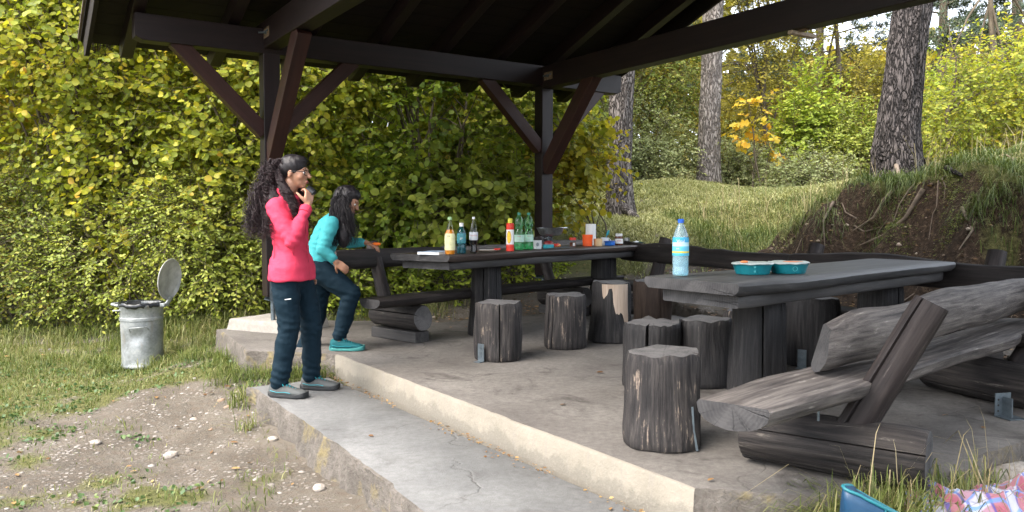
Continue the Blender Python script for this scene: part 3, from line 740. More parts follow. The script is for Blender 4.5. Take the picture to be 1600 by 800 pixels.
# backrest: half log, flat to the sitter
pr = [(.05, -.104), (.05, 0), (.05, .102), (.036, .114), (.0, .110), (-.04, .080), (-.068, .028), (-.07, -.028), (-.045, -.082), (-.005, -.112), (.032, -.117)]
r0 = Vector((1.265, 3.13, .528)); tilt3 = (UPL+n3*.30).normalized()
plank('backrest', r0, r0+d3*3.0+Vector((0, 0, .05)), pr[::-1], [BENCHG, ENDL], b3, up=tilt3, wave=.02, top_wave=.012, seed=19, segs=40, skew=1.0,
      hump=lambda t: -.035*math.exp(-((t)/.06)**2)+.016*math.exp(-((t-.42)/.12)**2)-.014*math.exp(-((t-.22)/.08)**2))
f0, f1_ = Vector((1.02, 3.36, .125)), Vector((1.60, 2.96, .12))
fl = xlog('foot_log', f0, f1_, .118, .122, [LOGX, ENDD], b3, seed=71, crack=[(2.55, .07, .10), (1.2, .02, .03)], m=12, n=34, ridge=.07)
f2_ = Vector((2.57, 4.78, .13)); f3_ = Vector((2.95, 4.05, .12))
xlog('foot_log', f2_, f3_, .125, .12, [LOGX, ENDD], b3, seed=72, crack=(2.2, .03, .05), m=8, ridge=.06)
zlog('support', (1.33, 3.13, .10), (1.635, 3.03, .72), .068, .070, [POSTZ, ENDG], b3, seed=73, crack=[(3.6, .035, .10)], m=9, oval=.8, ridge=.07, n=30)
q = Vector((1.33, 3.13, 0))+d3*2.15
zlog('support', (q.x, q.y, .10), (q.x+.30, q.y-.10, .72), .078, .080, [POSTZ, ENDG], b3, seed=74, m=9, oval=.8)
g = G(); g.tube([(0, 0, .02), (0, 0, .06)], .005, 8); o = g.obj('bolt', STEEL, b3); o.location = Vector((1.20, 3.03, .235))-b3.location
# steel post base standing alone on the slab
g = G(); g.box(.10, .006, .12, (0, 0, .064)); g.box(.10, .10, .006, (0, -.045, .004)); g.box(.006, .06, .10, (-.0, -.03, .055))
pb = g.obj('post_base', STEEL, None, loc=on_plane(1566, 650, 0), rot=(0, 0, .25), smooth=30)
HOLE = plain('hole_dark', (.02, .02, .02))
for dx in (-.032, .032):
    for dz in (.03, .06, .09):
        g2 = G(); g2.tube([(dx, -.0031, dz), (dx, -.0045, dz)], .006, 8); g2.obj('bolt_hole', HOLE, pb, smooth=30)
tag(pb, 'empty galvanised post base plate screwed upright to the concrete slab', 'bracket')
# ================================================================== FOLIAGE
def leaf_mat(name, stops, trans=.35, patch=None, rough=.5):
    """stops: leaf colours picked per leaf; patch: a second colour set taken over by whole branches"""
    m = bpy.data.materials.new(name); m.use_nodes = True; nt = m.node_tree; n = nt.nodes; l = nt.links; p = n['Principled BSDF']
    ge = n.new('ShaderNodeNewGeometry'); v = coords(nt)
    f = noise(nt, v, .8, 3, .6); ff = math_(nt, 'ADD', math_(nt, 'MULTIPLY', ge.outputs['Random Per Island'], .70), math_(nt, 'MULTIPLY', math_(nt, 'SUBTRACT', f, .40), 1.3))
    c = ramp(nt, ff, stops)
    if patch:
        c = mix(nt, ramp(nt, noise(nt, v, .55, 3, .6), [(.48, 0), (.62, 1)]), c, ramp(nt, ge.outputs['Random Per Island'], patch))
    l.new(c, p.inputs['Base Color']); p.inputs['Roughness'].default_value = rough; p.inputs['Specular IOR Level'].default_value = .35
    t = n.new('ShaderNodeBsdfTranslucent'); tc = mix(nt, 1.0, c, (1.0, 1.0, .55), 'MULTIPLY'); l.new(tc, t.inputs[0])
    ms = n.new('ShaderNodeMixShader'); ms.inputs[0].default_value = trans
    l.new(p.outputs[0], ms.inputs[1]); l.new(t.outputs[0], ms.inputs[2]); l.new(ms.outputs[0], n['Material Output'].inputs[0])
    return m
LT = {  # template: x along leaf 0..1, y half width, z fold/curl ; 8 verts, two 5-gons
 'round': ([(0,0,0),(.22,.34,.07),(.58,.46,.09),(.88,.24,.02),(1.02,0,-.05),(.88,-.24,.02),(.58,-.46,.09),(.22,-.34,.07)], [[0,1,2,3,4],[4,5,6,7,0]]),
 'oval': ([(0,0,0),(.25,.22,.04),(.55,.27,.05),(.82,.15,.02),(1.0,0,-.04),(.82,-.15,.02),(.55,-.27,.05),(.25,-.22,.04)], [[0,1,2,3,4],[4,5,6,7,0]]),
 'maple': ([(0,0,0),(.2,.5,.03),(.45,.22,.05),(.75,.42,.0),(1.0,0,-.06),(.75,-.42,.0),(.45,-.22,.05),(.2,-.5,.03)], [[0,1,2,3,4],[4,5,6,7,0]]),
}
def frames(xdir, nrm):
    x = xdir/(np.linalg.norm(xdir, axis=1)[:, None]+1e-9)
    z = nrm-(nrm*x).sum(1)[:, None]*x; z /= np.linalg.norm(z, axis=1)[:, None]+1e-9
    return x, np.cross(z, x), z
def leaves_mesh(name, P, xdir, nrm, size, kind='round'):
    tv, tf = LT[kind]; tv = np.array(tv); tf = np.array(tf); n = len(P)
    x, y, z = frames(xdir, nrm)
    V = P[:, None, :]+size[:, None, None]*(tv[None, :, 0:1]*x[:, None]+tv[None, :, 1:2]*y[:, None]+tv[None, :, 2:3]*z[:, None])
    F = (np.arange(n)[:, None, None]*len(tv)+tf[None]).reshape(-1, tf.shape[1])
    return raw_mesh(name, V.reshape(-1, 3), F, tf.shape[1])
def needles_mesh(name, P, D, size, k=9):
    """pine tufts: k thin needle-bundle slivers fanned round each shoot"""
    n = len(P); rd = RNG.normal(size=(n, k, 3)); rd /= np.linalg.norm(rd, axis=2)[:, :, None]
    d = D[:, None]*.55+rd*.8; d /= np.linalg.norm(d, axis=2)[:, :, None]
    sd = np.cross(d, RNG.normal(size=(n, k, 3))); sd /= np.linalg.norm(sd, axis=2)[:, :, None]
    s = size[:, None, None]; w = s*.055
    b = P[:, None]+d*0; V = np.stack([b-sd*w, b+sd*w, b+d*s+sd*w*.5, b+d*s-sd*w*.5], 2).reshape(-1, 3)
    return raw_mesh(name, V, np.arange(n*k*4).reshape(-1, 4), 4)
def twig_mesh(name, A, B, r):
    x, y, z = frames(B-A, RNG.normal(size=A.shape)); V = []
    for q, rr in ((A, r), (B, r*.4)):
        for a in (0, 2.09, 4.19): V.append(q+rr[:, None]*(math.cos(a)*y+math.sin(a)*z))
    V = np.stack(V, 1).reshape(-1, 3); n = len(A)
    F = (np.arange(n)[:, None, None]*6+np.array([[0,1,4,3],[1,2,5,4],[2,0,3,5]])[None]).reshape(-1, 4)
    return raw_mesh(name, V, F, 4)
BARKM = wood('shrub_stem_bark', 'z', k=1, stops=[(.3, (.03, .025, .018)), (.5, (.09, .075, .055)), (.7, (.17, .15, .12))], pale=(.25, .23, .2), pale_at=.75, rough=.85, grain=20)
def crown_points(n, ells, surf=.45, gap=.0, gs=1.3, seed=0, zmin=None):
    """points in a union of ellipsoids (cx,cy,cz,rx,ry,rz,weight), thinned by noise so gaps and clumps appear"""
    out = []; oc = []; w = np.array([e[6] if len(e) > 6 else 1 for e in ells], float); w /= w.sum()
    while sum(map(len, out)) < n:
        k = RNG.choice(len(ells), size=n, p=w); E = np.array([e[:6] for e in ells])[k]
        d = RNG.normal(size=(n, 3)); d /= np.linalg.norm(d, axis=1)[:, None]
        rr = RNG.random(n)**surf
        bumpy = 1+.22*vnoise(d[:, 0]*2.2+k*3.3, d[:, 1]*2.2, d[:, 2]*2.2, seed)
        p = E[:, :3]+d*E[:, 3:]*(rr*bumpy)[:, None]
        kp = vnoise(p[:, 0]*gs, p[:, 1]*gs, p[:, 2]*gs, seed+3) > -1+gap*2*RNG.random(n)**.5
        kp &= p[:, 2] > H(p[:, 0], p[:, 1], False)+.04
        # nothing grows through the shelter roof or over the platform
        ra = (p[:, 0]-P1.x)*A_.x+(p[:, 1]-P1.y)*A_.y; rb = (p[:, 0]-P1.x)*B_.x+(p[:, 1]-P1.y)*B_.y
        kp &= ~((ra > -1.6) & (ra < 4.5) & (rb > -.30) & (p[:, 2] > .2)) & ~((ra > -1.7) & (ra < 4.6) & (rb > -1.1) & (p[:, 2] > 2.2) & (p[:, 2] < 5))
        kp &= ~in_poly(p[:, 0], p[:, 1], PLAT)
        p = p[kp]; d = d[kp]; out.append(p); oc.append(d)
    return np.concatenate(out)[:n], np.concatenate(oc)[:n]
def foliage(rt, mat_, ells, ntw, per, tw_len, size, kind='round', seed=0, gap=.3, surf=.45, up=.6, outw=.9, rnd=.6, droop=.1, gs=1.3, part='foliage', twmat=None):
    p, o = crown_points(ntw, ells, surf, gap, gs, seed)
    d = o*.8+RNG.normal(size=p.shape)*.55; d[:, 2] -= droop; d /= np.linalg.norm(d, axis=1)[:, None]
    L = tw_len*(.6+.8*RNG.random(ntw)); B = p+d*L[:, None]
    t = (np.arange(per)+.6)/per; jit = RNG.random((ntw, per))*.1
    Q = p[:, None]+d[:, None]*(L[:, None, None]*(t[None, :, None]+jit[..., None])); Q[:, :, 2] -= (t**2*.12)[None]*L[:, None]
    side = np.cross(d, [0, 0, 1.0]); side /= np.linalg.norm(side, axis=1)[:, None]+1e-6
    sg = np.where(np.arange(per) % 2 == 0, 1, -1)[None, :, None]
    xd = d[:, None]*.6+side[:, None]*sg*.8+RNG.normal(size=Q.shape)*.3; xd[:, :, 2] -= .25
    nr = o[:, None]*outw+np.array([0, 0, up])+RNG.normal(size=Q.shape)*rnd
    sz = size*(.45+.55*RNG.random((ntw, 1))+.35*RNG.random((ntw, per)))
    org = np.array(rt.location)
    me = leaves_mesh(part, Q.reshape(-1, 3)-org, xd.reshape(-1, 3), nr.reshape(-1, 3), sz.ravel(), kind)
    ob = link(part, me, mat_, rt, smooth=False)
    tm = twig_mesh('twigs', p-org, B-org, np.full(ntw, .0035*max(1, size/.08)))
    link('twigs', tm, twmat or BARKM, ob)
    return ob
def stems(rt, base, tops, r0=.022, seed=0, mat_=None, n=5, name='stem', bulge=.3):
    g = G(); rs = random.Random(seed); org = Vector(rt.location)
    for (tx, ty, tz) in tops:
        b = Vector(base)+Vector((rs.uniform(-.22, .22), rs.uniform(-.22, .22), -.1)); e = Vector((tx, ty, tz)); pts = []
        mid = (b+e)/2+Vector((rs.uniform(-bulge, bulge), rs.uniform(-bulge, bulge), rs.uniform(.1, .5)))
        for i in range(9):
            t = i/8; q = b*(1-t)**2+mid*2*t*(1-t)+e*t*t; q += Vector((rs.uniform(-.03, .03), rs.uniform(-.03, .03), 0)); pts.append(q-org)
        g.tube(pts, [r0*(1-.8*i/8) for i in range(9)], n)
        for _ in range(3):
            i = rs.randint(3, 6); q = pts[i]; dr = Vector((rs.uniform(-1, 1), rs.uniform(-1, 1), rs.uniform(.2, 1))).normalized()*rs.uniform(.4, .9)
            g.tube([q, q+dr*.5+Vector((0, 0, .05)), q+dr], [r0*.4, r0*.3, r0*.12], 4)
    return g.obj(name, mat_ or BARKM, rt)
YG = leaf_mat('hazel_leaves', [(.0, (0.142, 0.189, 0.022)), (.30, (0.248, 0.293, 0.032)), (.55, (0.361, 0.379, 0.043)), (.80, (0.491, 0.447, 0.052)), (.93, (0.558, 0.414, 0.052)), (1.0, (0.435, 0.210, 0.028))], .5)
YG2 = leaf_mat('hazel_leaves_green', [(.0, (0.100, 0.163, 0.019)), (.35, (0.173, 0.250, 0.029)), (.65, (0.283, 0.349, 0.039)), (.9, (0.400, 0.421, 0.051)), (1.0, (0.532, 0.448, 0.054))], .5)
GOLD = leaf_mat('golden_hazel_leaves', [(.0, (0.178, 0.199, 0.024)), (.3, (0.330, 0.323, 0.036)), (.6, (0.488, 0.420, 0.046)), (.85, (0.572, 0.379, 0.046)), (1.0, (0.468, 0.202, 0.029))], .5)
MIXD = leaf_mat('mixed_undergrowth_leaves', [(.0, (0.073, 0.100, 0.018)), (.35, (0.137, 0.184, 0.029)), (.7, (0.248, 0.275, 0.046)), (.9, (0.358, 0.325, 0.054)), (1.0, (0.214, 0.101, 0.025))], .3)
SMALLG = leaf_mat('small_shrub_leaves', [(.0, (0.133, 0.179, 0.027)), (.4, (0.259, 0.312, 0.047)), (.75, (0.382, 0.407, 0.071)), (.95, (0.396, 0.372, 0.057)), (1.0, (0.404, 0.262, 0.039))], .35)
GREYG = leaf_mat('greygreen_leaves', [(.0, (.15, .18, .075)), (.4, (.27, .31, .13)), (.8, (.43, .46, .22)), (1.0, (.50, .46, .20))], .4)
OLIVE = leaf_mat('olive_brown_leaves', [(.0, (0.127, 0.120, 0.020)), (.35, (0.242, 0.219, 0.032)), (.65, (0.375, 0.325, 0.045)), (.9, (0.504, 0.404, 0.055)), (1.0, (0.344, 0.179, 0.031))], .38)
FRESH = leaf_mat('fresh_green_leaves', [(.0, (0.155, 0.225, 0.026)), (.4, (0.282, 0.366, 0.043)), (.8, (0.424, 0.480, 0.061)), (1.0, (0.416, 0.391, 0.049))], .42)
MAPLE = leaf_mat('maple_leaves', [(.0, (.40, .36, .04)), (.4, (.60, .44, .04)), (.8, (.62, .33, .03)), (1.0, (.30, .32, .05))], .42)
PINEM = leaf_mat('pine_needles', [(.0, (.03, .05, .03)), (.5, (.065, .095, .055)), (1.0, (.13, .155, .085))], .15)

def shrub(label, x, y, ells, m, ntw, per, twl, size, kind='round', seed=0, stem_tops=7, cat='shrub', name='leafy_shrub', group=None, r0=.028, **k):
    z = Hs(x, y); rt = empty(name, label, cat, (x, y, z), 0, group)
    foliage(rt, m, ells, ntw, per, twl, size, kind, seed, **k)
    rs = random.Random(seed+5); tops = []
    for i in range(stem_tops):
        e = ells[rs.randrange(len(ells))]
        tops.append((e[0]+rs.uniform(-.85, .85)*e[3], e[1]+rs.uniform(-.95, .3)*e[4], e[2]+rs.uniform(.1, .8)*e[5]))
    # keep stems clear of the roof
    tops = [t for t in tops if not ((t[0]-P1.x)*B_.x+(t[1]-P1.y)*B_.y > -.5 and (t[0]-P1.x)*A_.x > -2.2)]
    if tops: stems(rt, (x, y, z), tops, r0, seed)
    return rt
# --- the hazel thicket filling the left and centre
shrub('golden leafed hazel rising at the far left edge, yellow and orange tints near the top', -7.6, 10.2,
      [(-7.6, 10.0, 3.4, 1.7, 1.4, 1.7), (-7.0, 9.6, 4.6, 1.5, 1.2, 1.3), (-8.2, 10.2, 1.6, 1.5, 1.2, 1.4)], GOLD, 3200, 8, .40, .072, seed=1, gap=.42, surf=.30, stem_tops=12)
shrub('big yellow-green hazel behind the dustbin, broad round leaves on arching stems', -5.0, 9.8,
      [(-5.0, 9.6, 2.6, 1.5, 1.2, 1.5), (-4.6, 9.1, 3.6, 1.5, 1.1, 1.3), (-5.6, 9.6, 4.4, 1.3, 1.1, 1.2), (-4.0, 9.3, 1.5, 1.2, .9, 1.2)], YG, 3700, 8, .40, .074, seed=2, gap=.46, surf=.30, stem_tops=20)
shrub('yellow-green hazel crowding the left corner post of the shelter', -2.7, 9.6,
      [(-2.9, 9.35, 2.5, 1.3, .9, 1.3), (-2.3, 9.5, 3.4, 1.4, .9, 1.2), (-3.2, 9.2, 1.2, 1.0, .8, 1.0), (-3.6, 9.2, 3.9, 1.1, .8, 1.1)], YG, 3000, 8, .38, .072, seed=3, gap=.46, surf=.30, stem_tops=18)
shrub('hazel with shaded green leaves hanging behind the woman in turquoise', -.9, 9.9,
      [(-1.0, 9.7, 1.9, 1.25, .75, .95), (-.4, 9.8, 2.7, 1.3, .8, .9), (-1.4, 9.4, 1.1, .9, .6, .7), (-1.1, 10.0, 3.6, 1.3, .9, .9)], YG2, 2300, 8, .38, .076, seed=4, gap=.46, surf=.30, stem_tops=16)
shrub('bright hazel between the two shelter posts, glowing yellow-green behind the bottles', .35, 10.8,
      [(-.1, 10.7, 2.3, 1.0, .8, 1.0), (.1, 11.0, 3.4, 1.0, .9, 1.1), (-.5, 10.5, 1.6, .9, .6, .7)], YG, 2100, 8, .38, .076, seed=5, gap=.34, surf=.30, stem_tops=12)
shrub('thin hazel sprays with yellow leaves reaching right past the far post', 1.0, 10.0,
      [(.75, 10.0, 2.1, .40, .5, .5), (.65, 9.9, 1.35, .45, .4, .4), (1.0, 9.9, 1.75, .28, .3, .2)], GOLD, 230, 7, .36, .084, seed=6, gap=.6, stem_tops=7, r0=.014)
# overhanging low leaves just behind the bottles
shrub('low hazel branch with broad fresh leaves hanging just behind the bottles', -.25, 9.5,
      [(-.15, 9.3, 1.35, .8, .35, .32), (-.9, 9.0, 1.2, .6, .35, .30)], SMALLG, 260, 7, .34, .098, seed=7, gap=.45, stem_tops=5, r0=.012)
# --- lower storey
shrub('tangled dark bramble thicket at the lower left, small mottled leaves', -6.7, 9.2,
      [(-6.6, 9.2, .9, 1.5, .8, 1.0), (-7.6, 9.3, 1.6, 1.2, .8, 1.2), (-5.6, 9.1, .6, 1.0, .6, .8)], MIXD, 3300, 9, .30, .050, 'oval', seed=8, gap=.25, surf=.3, stem_tops=9, r0=.008)
shrub('small leafed pale green shrub right behind the dustbin lid', -4.1, 8.7,
      [(-4.1, 8.75, .65, .95, .5, .75), (-3.5, 8.6, .9, .6, .45, .6), (-4.7, 8.8, .5, .7, .4, .6)], SMALLG, 2400, 9, .26, .044, 'oval', seed=9, gap=.28, surf=.3, stem_tops=9, r0=.007)
shrub('loose green bush with yellow leaflets at the foot of the left corner post', -2.7, 8.55,
      [(-2.7, 8.6, .75, .75, .40, .75), (-3.15, 8.5, .45, .5, .35, .45), (-2.2, 8.75, .4, .45, .35, .4)], SMALLG, 1500, 8, .26, .052, 'oval', seed=10, gap=.4, stem_tops=7, r0=.007)
shrub('lime green seedlings sprouting low behind the far bench seat', -1.3, 8.8,
      [(-1.5, 8.75, .35, .55, .3, .38), (-.8, 9.0, .25, .4, .25, .25), (-1.9, 8.6, .3, .35, .25, .35)], FRESH, 420, 8, .22, .060, 'oval', seed=11, gap=.3, stem_tops=6, r0=.005)
shrub('little clump of lime seedlings under the far table between its legs', .1, 9.55,
      [(.0, 9.5, .40, .30, .2, .22), (.45, 9.7, .42, .22, .18, .18)], FRESH, 150, 8, .2, .055, 'oval', seed=12, gap=.2, stem_tops=4, r0=.005)
# --- second storey of trees closing the view
def tree(label, x, y, hgt, ells, m, ntw, per, size, kind='oval', seed=0, r=.12, name='broadleaf_tree', group=None, tm=None, twl=.6, **k):
    z = Hs(x, y); rt = empty(name, label, 'tree', (x, y, z), 0, group)
    E = [(x+a, y+b, z+c, d, e, f) for a, b, c, d, e, f in ells]
    foliage(rt, m, E, ntw, per, twl, size, kind, seed, **k)
    g = G(); rs = random.Random(seed); pts = []; q = Vector((0, 0, -.2))
    for i in range(10):
        pts.append(q.copy()); q += Vector((rs.uniform(-.12, .12), rs.uniform(-.12, .12), hgt*.8/9))
    g.tube(pts, [r*(1-.85*i/9) for i in range(10)], 10)
    for e in E:
        for _ in range(4):
            i = rs.randint(2, 7); c = Vector((e[0]-x+rs.uniform(-.6, .6)*e[3], e[1]-y+rs.uniform(-.6, .6)*e[4], e[2]-z+rs.uniform(-.3, .6)*e[5]))
            mid = (pts[i]+c)/2+Vector((0, 0, .25)); g.tube([pts[i], mid, c], [r*.3, r*.2, r*.06], 5)
    g.obj('trunk', tm or BARKM, rt); return rt
back = 'trees closing the wood behind the clearing'
tree('tall olive and yellow tree behind the thicket at far left', -10.5, 14.5, 8, [(0, 0, 3.2, 2.2, 2, 2.6), (.8, 0, 6, 2.2, 2, 2.2), (-1, 0, 1.5, 2, 1.5, 1.5)], OLIVE, 2500, 8, .12, 'round', 21, group=back, gap=.3)
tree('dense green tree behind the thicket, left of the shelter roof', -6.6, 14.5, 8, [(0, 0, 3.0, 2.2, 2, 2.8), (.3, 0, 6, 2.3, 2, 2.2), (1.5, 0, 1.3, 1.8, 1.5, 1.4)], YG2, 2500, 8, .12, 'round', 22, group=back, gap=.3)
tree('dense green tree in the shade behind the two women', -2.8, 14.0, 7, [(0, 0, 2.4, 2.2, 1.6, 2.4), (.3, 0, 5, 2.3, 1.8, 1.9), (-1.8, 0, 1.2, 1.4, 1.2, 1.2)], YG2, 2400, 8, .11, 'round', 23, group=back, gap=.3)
tree('yellowish tree seen in the gap between the two shelter posts', .3, 15.5, 7, [(-.4, 0, 2.6, 1.9, 1.4, 2.2), (.2, 0, 4.8, 1.9, 1.6, 1.9)], YG, 1700, 8, .10, 'round', 24, group=back, gap=.35)
tree('dark ivy-green tree with yellow specks between the two middle pine trunks', 3.6, 22, 9, [(.2, 0, 2.6, 1.9, 1.6, 2.4), (-.8, 0, 5.6, 2.3, 2, 2.2), (.8, .5, 7.4, 2.2, 2, 1.8)], OLIVE, 2600, 8, .11, 'oval', 25, group=back, gap=.38)
tree('dark green understorey tree low behind the second pine trunk', 2.7, 20.2, 5, [(0, 0, 1.6, 1.7, 1.2, 1.7), (-1.2, 0, 2.8, 1.2, 1, 1.4), (1.2, 0, 3.0, 1.0, 1, 1.2)], MIXD, 1900, 8, .085, 'oval', 26, group=back, gap=.35)
tree('slender yellow-olive tree with fine leaves right of the second pine trunk', 7.0, 22, 9, [(0, 0, 3.0, 1.6, 1.4, 2.6), (.7, 0, 5.6, 2.0, 1.6, 2.2), (-.6, 0, 7.5, 1.8, 1.6, 1.6)], OLIVE, 2900, 8, .085, 'oval', 27, group=back, gap=.42, droop=-.6)
tree('yellow-olive tree with orange tints left of the leaning pine', 9.6, 23, 8, [(0, 0, 1.2, 1.9, 1.5, 1.5), (.4, 0, 2.2, 1.6, 1.5, 1.2)], OLIVE, 1900, 8, .09, 'oval', 28, group=back, gap=.48)
tree('green and yellow hornbeam at the right edge behind the grassy bank', 11.2, 18.5, 7, [(0, 0, .7, 1.6, 1.3, 1.1), (1.7, 0, 1.3, 1.6, 1.3, 1.4), (-1.0, 0, .9, 1.1, 1.1, 1.1)], FRESH, 2100, 8, .10, 'oval', 29, group=back, gap=.40)
tree('yellowing bush right of the leaning pine', 8.6, 15.3, 4, [(0, 0, 1.1, 1.1, .8, 1.1), (1.1, 0, 1.7, 1.0, .8, 1.1), (2.1, .3, 1.5, 1.0, .8, 1.2)], YG, 1500, 8, .085, 'oval', 30, group=back, gap=.40, r=.05)
shr = 'shrubs along the far side of the grassy clearing'
def bush(label, x, y, w, h, m, n, size, seed, **k):
    z = Hs(x, y)
    return shrub(label, x, y, [(x, y, z+h*.45, w, w*.7, h*.55), (x-w*.5, y, z+h*.3, w*.6, w*.5, h*.4), (x+w*.5, y, z+h*.35, w*.6, w*.5, h*.45)], m, n, 8, .35, size, 'oval', seed, group=shr, r0=.015, **k)
bush('grey-green willow bush between the first and second pine trunks', 3.0, 18.3, 1.25, 2.0, GREYG, 1900, .065, 41, gap=.3)
bush('pale grey-green bush just right of the second pine trunk', 5.5, 18.9, .95, 1.7, GREYG, 1300, .065, 42, gap=.3)
bush('fresh green oak sapling in the middle of the clearing edge', 7.1, 18.6, .85, 3.5, FRESH, 1200, .10, 43, gap=.42)
bush('blue-green bush left of the leaning pine', 8.0, 18.0, .95, 2.3, SMALLG, 1300, .075, 44, gap=.35)
bush('olive bush tucked at the foot of the leaning pine on its left', 6.0, 15.8, .8, 1.0, GREYG, 900, .06, 45, gap=.35)
bush('grey-green sapling thicket farthest left beyond the far post', 1.4, 17.5, 1.1, 2.2, GREYG, 1300, .07, 46, gap=.3)
z = Hs(5.4, 17.4)
shrub('young maple with big orange-yellow leaves right of the second pine trunk', 5.45, 17.6, [(5.45, 17.6, z+2.0, .30, .35, .40), (5.75, 17.6, z+1.1, .35, .3, .35), (5.15, 17.6, z+1.3, .25, .3, .3)], MAPLE, 30, 4, .3, .16, 'maple', 47, stem_tops=6, group=shr, gap=.5, r0=.016, name='maple_sapling', cat='sapling')
# --- pines far back on the right, the sky showing between their branches
def pine(label, x, y, hgt, layers, seed, r=.16, lean=0, bark=None):
    z = Hs(x, y); rt = empty('pine_tree', label, 'tree', (x, y, z), 0, 'slim pines standing far back')
    rs = random.Random(seed); g = G(); P = []; D = []
    g.tube([(0, 0, -.3), (lean*.3, 0, hgt*.3), (lean*.7, 0, hgt*.65), (lean, 0, hgt)], [r, r*.85, r*.6, r*.15], 10)
    g.obj('trunk', bark or BARKM, rt)
    g = G()
    for k in range(layers):
        t = .22+.75*k/layers; zz = hgt*t; L = (1-t)*2.4+1.1
        a = rs.uniform(0, 6.28); o = Vector((lean*t, 0, zz)); e = o+Vector((math.cos(a)*L, math.sin(a)*L, rs.uniform(-.1, .5)))
        g.tube([o, (o+e)/2+Vector((0, 0, .15)), e], [.035, .025, .01], 5)
        for _ in range(9):
            q = o.lerp(e, rs.uniform(.3, 1)); e2 = q+Vector((rs.uniform(-.5, .5), rs.uniform(-.5, .5), rs.uniform(-.1, .4)))
            g.tube([q, e2], [.010, .005], 3)
            for _ in range(9):
                s_ = q.lerp(e2, rs.uniform(.2, 1.1))+Vector((rs.uniform(-.16, .16), rs.uniform(-.16, .16), rs.uniform(-.08, .12)))
                P.append(s_); dd = (e2-q).normalized(); D.append(dd)
    g.obj('branches', BARKM, rt)
    link('needles', needles_mesh('needles', np.array(P), np.array(D), np.full(len(P), .20)), PINEM, rt, smooth=False)
    return rt
pine('slim pine with bluish needles between the roof beam and the leaning trunk', 10.5, 27, 11, 34, 51)
pine('pine with dark needles behind the leaning trunk, sky gaps around it', 13.6, 25, 11, 36, 52)
pine('reddish pine at the upper right corner', 15.6, 24.5, 12, 34, 53, .18)
pine('pine far behind the second trunk, mostly hidden by yellow leaves', 8.0, 31, 12, 30, 54)
# --- a far belt of wood that reads as one mass
def far_wood():
    n = 26000; th = RNG.uniform(-.95, .95, n); R = RNG.uniform(33, 44, n); x = np.sin(th)*R; y = np.cos(th)*R
    top = np.where(x > 9.5, 4.0+1.2*vnoise(x*.25, y*.25, 0, 5), 12.5+2*vnoise(x*.2, y*.2, 0, 5)); top = np.where((x > 7) & (x <= 9.5), 8.5, top)
    z = H(x, y)+RNG.random(n)**.85*top; P = np.stack([x, y, z], 1)
    o = -P/np.linalg.norm(P, axis=1)[:, None]
    me = leaves_mesh('far_wood', P, RNG.normal(size=P.shape), o+RNG.normal(size=P.shape)*.6, RNG.uniform(.35, .7, n), 'round')
    tag(link('far_wood', me, OLIVE, smooth=False), kind='stuff')
far_wood()
def near_wood():
    """the dim interior of the thicket on the left, leaf behind leaf"""
    n = 16000; x = RNG.uniform(-22, 2.0, n); y = RNG.uniform(17.2, 20, n); z = H(x, y)+RNG.random(n)*9
    P = np.stack([x, y, z], 1); me = leaves_mesh('background_thicket', P, RNG.normal(size=P.shape), np.array([0, -1, .4])+RNG.normal(size=P.shape)*.6, RNG.uniform(.22, .40, n), 'round')
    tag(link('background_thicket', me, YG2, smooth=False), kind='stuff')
near_wood()

# ================================================================== THE THREE BIG PINE TRUNKS
def bark(name, cols, scale=1):
    m, nt, n, l, p = M0(name)
    v = coords(nt, (1, 1, .24)); w = nt.nodes.new('ShaderNodeVectorMath'); w.operation = 'ADD'
    nn = nt.nodes.new('ShaderNodeTexNoise'); nn.inputs['Scale'].default_value = 7; nn.inputs['Detail'].default_value = 4; l.new(v, nn.inputs[0])
    s_ = nt.nodes.new('ShaderNodeVectorMath'); s_.operation = 'SCALE'; s_.inputs['Scale'].default_value = .30; l.new(nn.outputs['Color'], s_.inputs[0])
    l.new(v, w.inputs[0]); l.new(s_.outputs[0], w.inputs[1])
    e = voro(nt, w.outputs[0], 21*scale, 'DISTANCE_TO_EDGE'); f = noise(nt, v, 30, 6, .7)
    c = ramp(nt, math_(nt, 'ADD', math_(nt, 'MULTIPLY', f, .8), math_(nt, 'MULTIPLY', noise(nt, v, 4, 4), .25)), [(.34, cols[1]), (.6, cols[2]), (.74, cols[3])])
    c = mix(nt, ramp(nt, e, [(.0, 1), (.17, 0)]), c, cols[0])
    l.new(c, p.inputs['Base Color']); p.inputs['Roughness'].default_value = .92; p.inputs['Specular IOR Level'].default_value = .15
    h = math_(nt, 'ADD', ramp(nt, e, [(0, 0), (.22, 1)]), math_(nt, 'MULTIPLY', f, .4)); bump(nt, h, p, 1.0, .035); return m
BK1 = bark('pine_bark_grey', [(.030, .024, .022), (.10, .088, .082), (.21, .188, .178), (.33, .295, .275)])
BK2 = bark('pine_bark_pale', [(.09, .075, .068), (.19, .168, .155), (.31, .28, .26), (.42, .37, .34)], .8)
BK3 = bark('pine_bark_dark', [(.010, .009, .009), (.042, .037, .036), (.11, .097, .094), (.23, .20, .19)])
MOSS = plain('moss', (.085, .10, .022), .95, var=.45, scale=25, bumpy=1)
ROOTM = plain('root_bark', (.15, .115, .085), .9, var=.5, scale=20, bumpy=.6)
